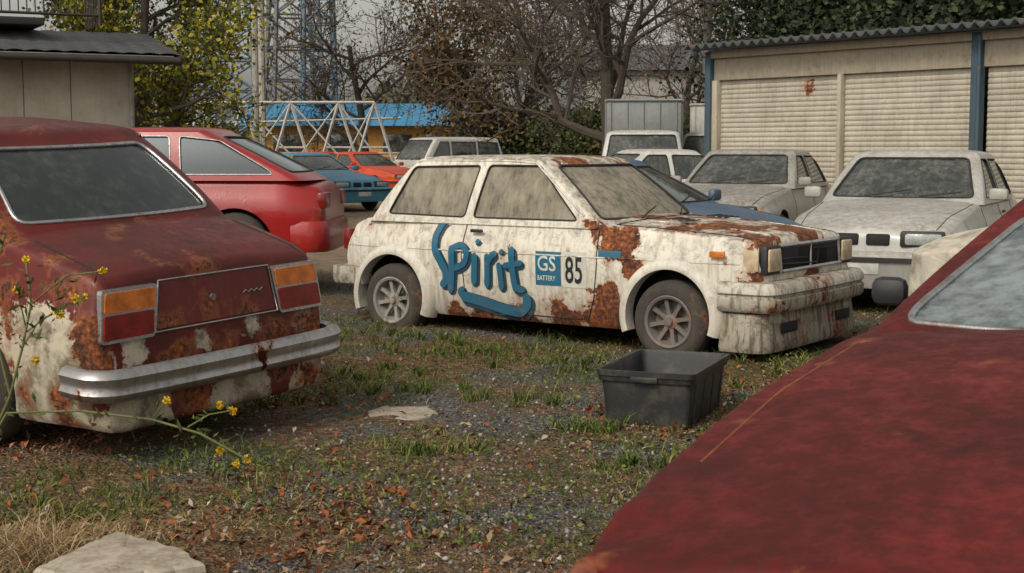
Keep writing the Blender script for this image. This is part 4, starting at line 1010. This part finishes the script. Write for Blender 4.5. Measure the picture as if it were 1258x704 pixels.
lfb=rampmat('leaves_brown',[(0,(.03,.028,.012)),(.4,(.07,.06,.02)),(.75,(.15,.085,.03)),(1,(.24,.12,.04))])
lfd=rampmat('leaves_dark',[(0,(.010,.016,.008)),(.5,(.025,.04,.018)),(1,(.06,.085,.035))])
lfg=rampmat('leaves_green',[(0,(.018,.028,.010)),(.5,(.045,.06,.018)),(.85,(.09,.09,.03)),(1,(.15,.10,.04))])
tree('bare_tree',(2.2,33),9.4,.21,11,bark,lfb,2500,.03,levels=5,kids=(9,7,5,4,3),trunkf=.28,spread=1.15,up=.05,lsp=.12,ratio=.66,leaflev=4,rmin=.008)
tree('bare_tree',(-5.0,50),8.2,.17,5,barkd,lfb,3500,.05,levels=4,kids=(8,6,5,4),trunkf=.25,spread=1.1,up=.06,lsp=.25,rmin=.012,brl=.8)
tree('autumn_tree',(-2.0,47.5),7.4,.16,8,barkd,lfb,15000,.07,levels=4,kids=(9,6,5,3),trunkf=.2,spread=1.0,lsp=.26,up=.08,brl=.7,tl=.72,rmin=.011)
tree('ginkgo_tree',(-6.95,26.5),6.6,.12,21,bark,lfy,30000,.045,levels=4,kids=(14,6,5,3),trunkf=.22,spread=1.15,lsp=.13,up=.05,brl=.50,tl=.85)
tree('autumn_tree',(-10.6,33),7.0,.14,22,bark,lfg,12000,.05,levels=4,kids=(11,6,5,3),trunkf=.2,lsp=.2,brl=.55,tl=.8)
tree('evergreen_tree',(8.1,31),8.6,.22,31,barkd,lfd,75000,.06,levels=4,kids=(12,7,5,3),trunkf=.3,spread=1.2,lsp=.28,up=.02,brl=.8)
tree('evergreen_tree',(12.0,29),9.,.24,32,barkd,lfd,50000,.07,levels=4,kids=(12,7,5,3),trunkf=.15,spread=1.2,lsp=.35,up=.02)
tree('bare_tree',(5.6,46),8.0,.16,14,bark,lfb,2500,.04,levels=4,kids=(9,7,5,4),trunkf=.3,spread=1.1,lsp=.15,rmin=.010,brl=.8)
tree('bare_tree',(.2,52),8.0,.16,15,bark,lfb,2500,.05,levels=4,kids=(9,7,5,4),trunkf=.3,spread=1.1,lsp=.2,rmin=.012,brl=.8)
def mass(name,boxes,n,size,mat):
    Cs=[]
    for (cx,cy,cz,sx,sy,sz) in boxes:
        k=int(n*1.0/len(boxes)); nb=14
        cc=rng.normal(size=(nb,3))*.38; r=.28+.3*rng.random(nb); i=rng.integers(0,nb,k); p=rng.normal(size=(k,3)); p/=np.linalg.norm(p,axis=1)[:,None]
        q=cc[i]+p*(r[i]*(.6+.45*rng.random(k)))[:,None]; C=q*np.array([sx,sy,sz])+np.array([cx,cy,cz]); C[:,2]=np.abs(C[:,2]); Cs.append(C)
    C=np.concatenate(Cs); return flats(name,C,size*(.5+rng.random(len(C))),mat,9,.7)
mass('shrubs',[(-.6,48.0,1.4,2.4,1.5,1.5),(1.6,49,1.3,2.2,1.5,1.4),(3.8,47,1.4,2.2,1.5,1.4),(2.6,44,1.2,1.8,1.2,1.2),(6,46,1.4,2.4,1.5,1.4)],42000,.065,lfg)
mass('background_trees',[(x,78+6*math.sin(x),1.6+.7*math.sin(x*1.7),5,4,2.0+.9*math.sin(x*.9+1)) for x in range(-46,50,5)],80000,.20,
   rampmat('leaves_distant_hazed',[(0,(.08,.085,.065)),(.5,(.13,.125,.09)),(1,(.20,.165,.10))]))  # aerial haze painted in: leaf colours lightened for the far treeline

# ------------------------------------------------------------------ yellow wild flowers
def wildflower():
    e=empty('yellow_wildflower',(-1.62,3.75,gz(-1.62,3.75))); stem=simple('stem_green',(.10,.11,.03),.7); yl=rampmat('petal_yellow',[(0,(.55,.33,.01)),(1,(.75,.52,.03))]); lf=rampmat('weed_leaf',[(0,(.03,.045,.012)),(1,(.10,.11,.03))])
    def W(px,py,d=3.8): return Vector(((px-629)/1750*d+1.62,d-3.75,1.38-(py-182)/1750*d))
    stems=[[(-60,620),(0,522),(90,519),(180,530),(240,548),(300,582)],[(180,530),(200,506)],[(225,540),(252,524),(280,519)],[(240,548),(265,570)],[(258,556),(285,586)],
      [(-60,640),(5,500),(22,440),(35,385),(30,330)],[(22,440),(45,405),(66,396)],[(28,420),(70,390),(101,377)],[(35,385),(80,350),(124,345)],[(5,500),(-20,380),(5,300)],[(28,420),(20,375),(22,365)]]
    for i,s in enumerate(stems):
        P=[W(*q,d=3.8+.04*math.sin(i*2+k)) for k,q in enumerate(s)] 
        tube('stem',[tuple(p) for p in P],.0035 if i in(0,5,9) else .0022,stem,e)
    C=[]
    for q in((200,506),(265,512),(281,519),(265,570),(285,586),(298,580),(101,377),(66,396),(124,345),(30,330),(38,455),(90,378),(70,399),(18,368)):
        p=W(*q); 
        for k in range(46):
            d=Vector((random.gauss(0,1),random.gauss(0,1),random.gauss(0,1))).normalized()*.0115*random.uniform(.5,1); C.append(tuple(p+d))
    flats('petals',np.array(C),np.full(len(C),.005),yl,9,.6,parent=e)
    C=[]
    for s in stems:
        for a,b_ in zip(s[:-1],s[1:]):
            for k in range(9):
                p=W(*a).lerp(W(*b_),random.random()); C.append(tuple(p+Vector((random.gauss(0,.016),random.gauss(0,.016),random.gauss(0,.014)))))
    flats('leaves',np.array(C),.008+.014*rng.random(len(C)),lf,9,.28,parent=e)
wildflower()

# ------------------------------------------------------------------ light, sky, camera
w=bpy.data.worlds.new('World'); S.world=w; w.use_nodes=True; t=w.node_tree; t.nodes.clear()
o=t.nodes.new('ShaderNodeOutputWorld'); bg=t.nodes.new('ShaderNodeBackground'); sk=t.nodes.new('ShaderNodeTexSky'); sk.sky_type='NISHITA'; sk.sun_disc=False
el,az=R(42),R(215)
sk.sun_elevation=el; sk.sun_rotation=az; sk.dust_density=4; sk.air_density=1.2
hs=t.nodes.new('ShaderNodeHueSaturation'); hs.inputs['Saturation'].default_value=.12
mw=t.nodes.new('ShaderNodeMix'); mw.data_type='RGBA'; mw.blend_type='MULTIPLY'; mw.inputs[0].default_value=1.; mw.inputs[7].default_value=(1.,.965,.90,1)
t.links.new(sk.outputs[0],hs.inputs['Color']); t.links.new(hs.outputs[0],mw.inputs[6]); t.links.new(mw.outputs[2],bg.inputs[0]); t.links.new(bg.outputs[0],o.inputs[0]); bg.inputs[1].default_value=.15
sl=bpy.data.lights.new('sun','SUN'); sl.energy=1.5; sl.angle=R(10); sl.color=(1,.90,.76); so=bpy.data.objects.new('sun',sl); link(so)
d=Vector((math.sin(az)*math.cos(el),math.cos(az)*math.cos(el),math.sin(el))); so.rotation_euler=d.to_track_quat('Z','Y').to_euler()
cam=bpy.data.cameras.new('camera'); co=bpy.data.objects.new('camera',cam); link(co); co.location=(0,0,1.38); co.rotation_euler=(R(90)-math.atan(170/1750),0,0)
cam.sensor_width=36; cam.lens=50.08; cam.clip_end=3000; cam.clip_start=.05
cam.dof.use_dof=True; cam.dof.focus_distance=9.0; cam.dof.aperture_fstop=13.
S.camera=co
S.view_settings.view_transform='Standard'; S.view_settings.look='None'; S.view_settings.exposure=0
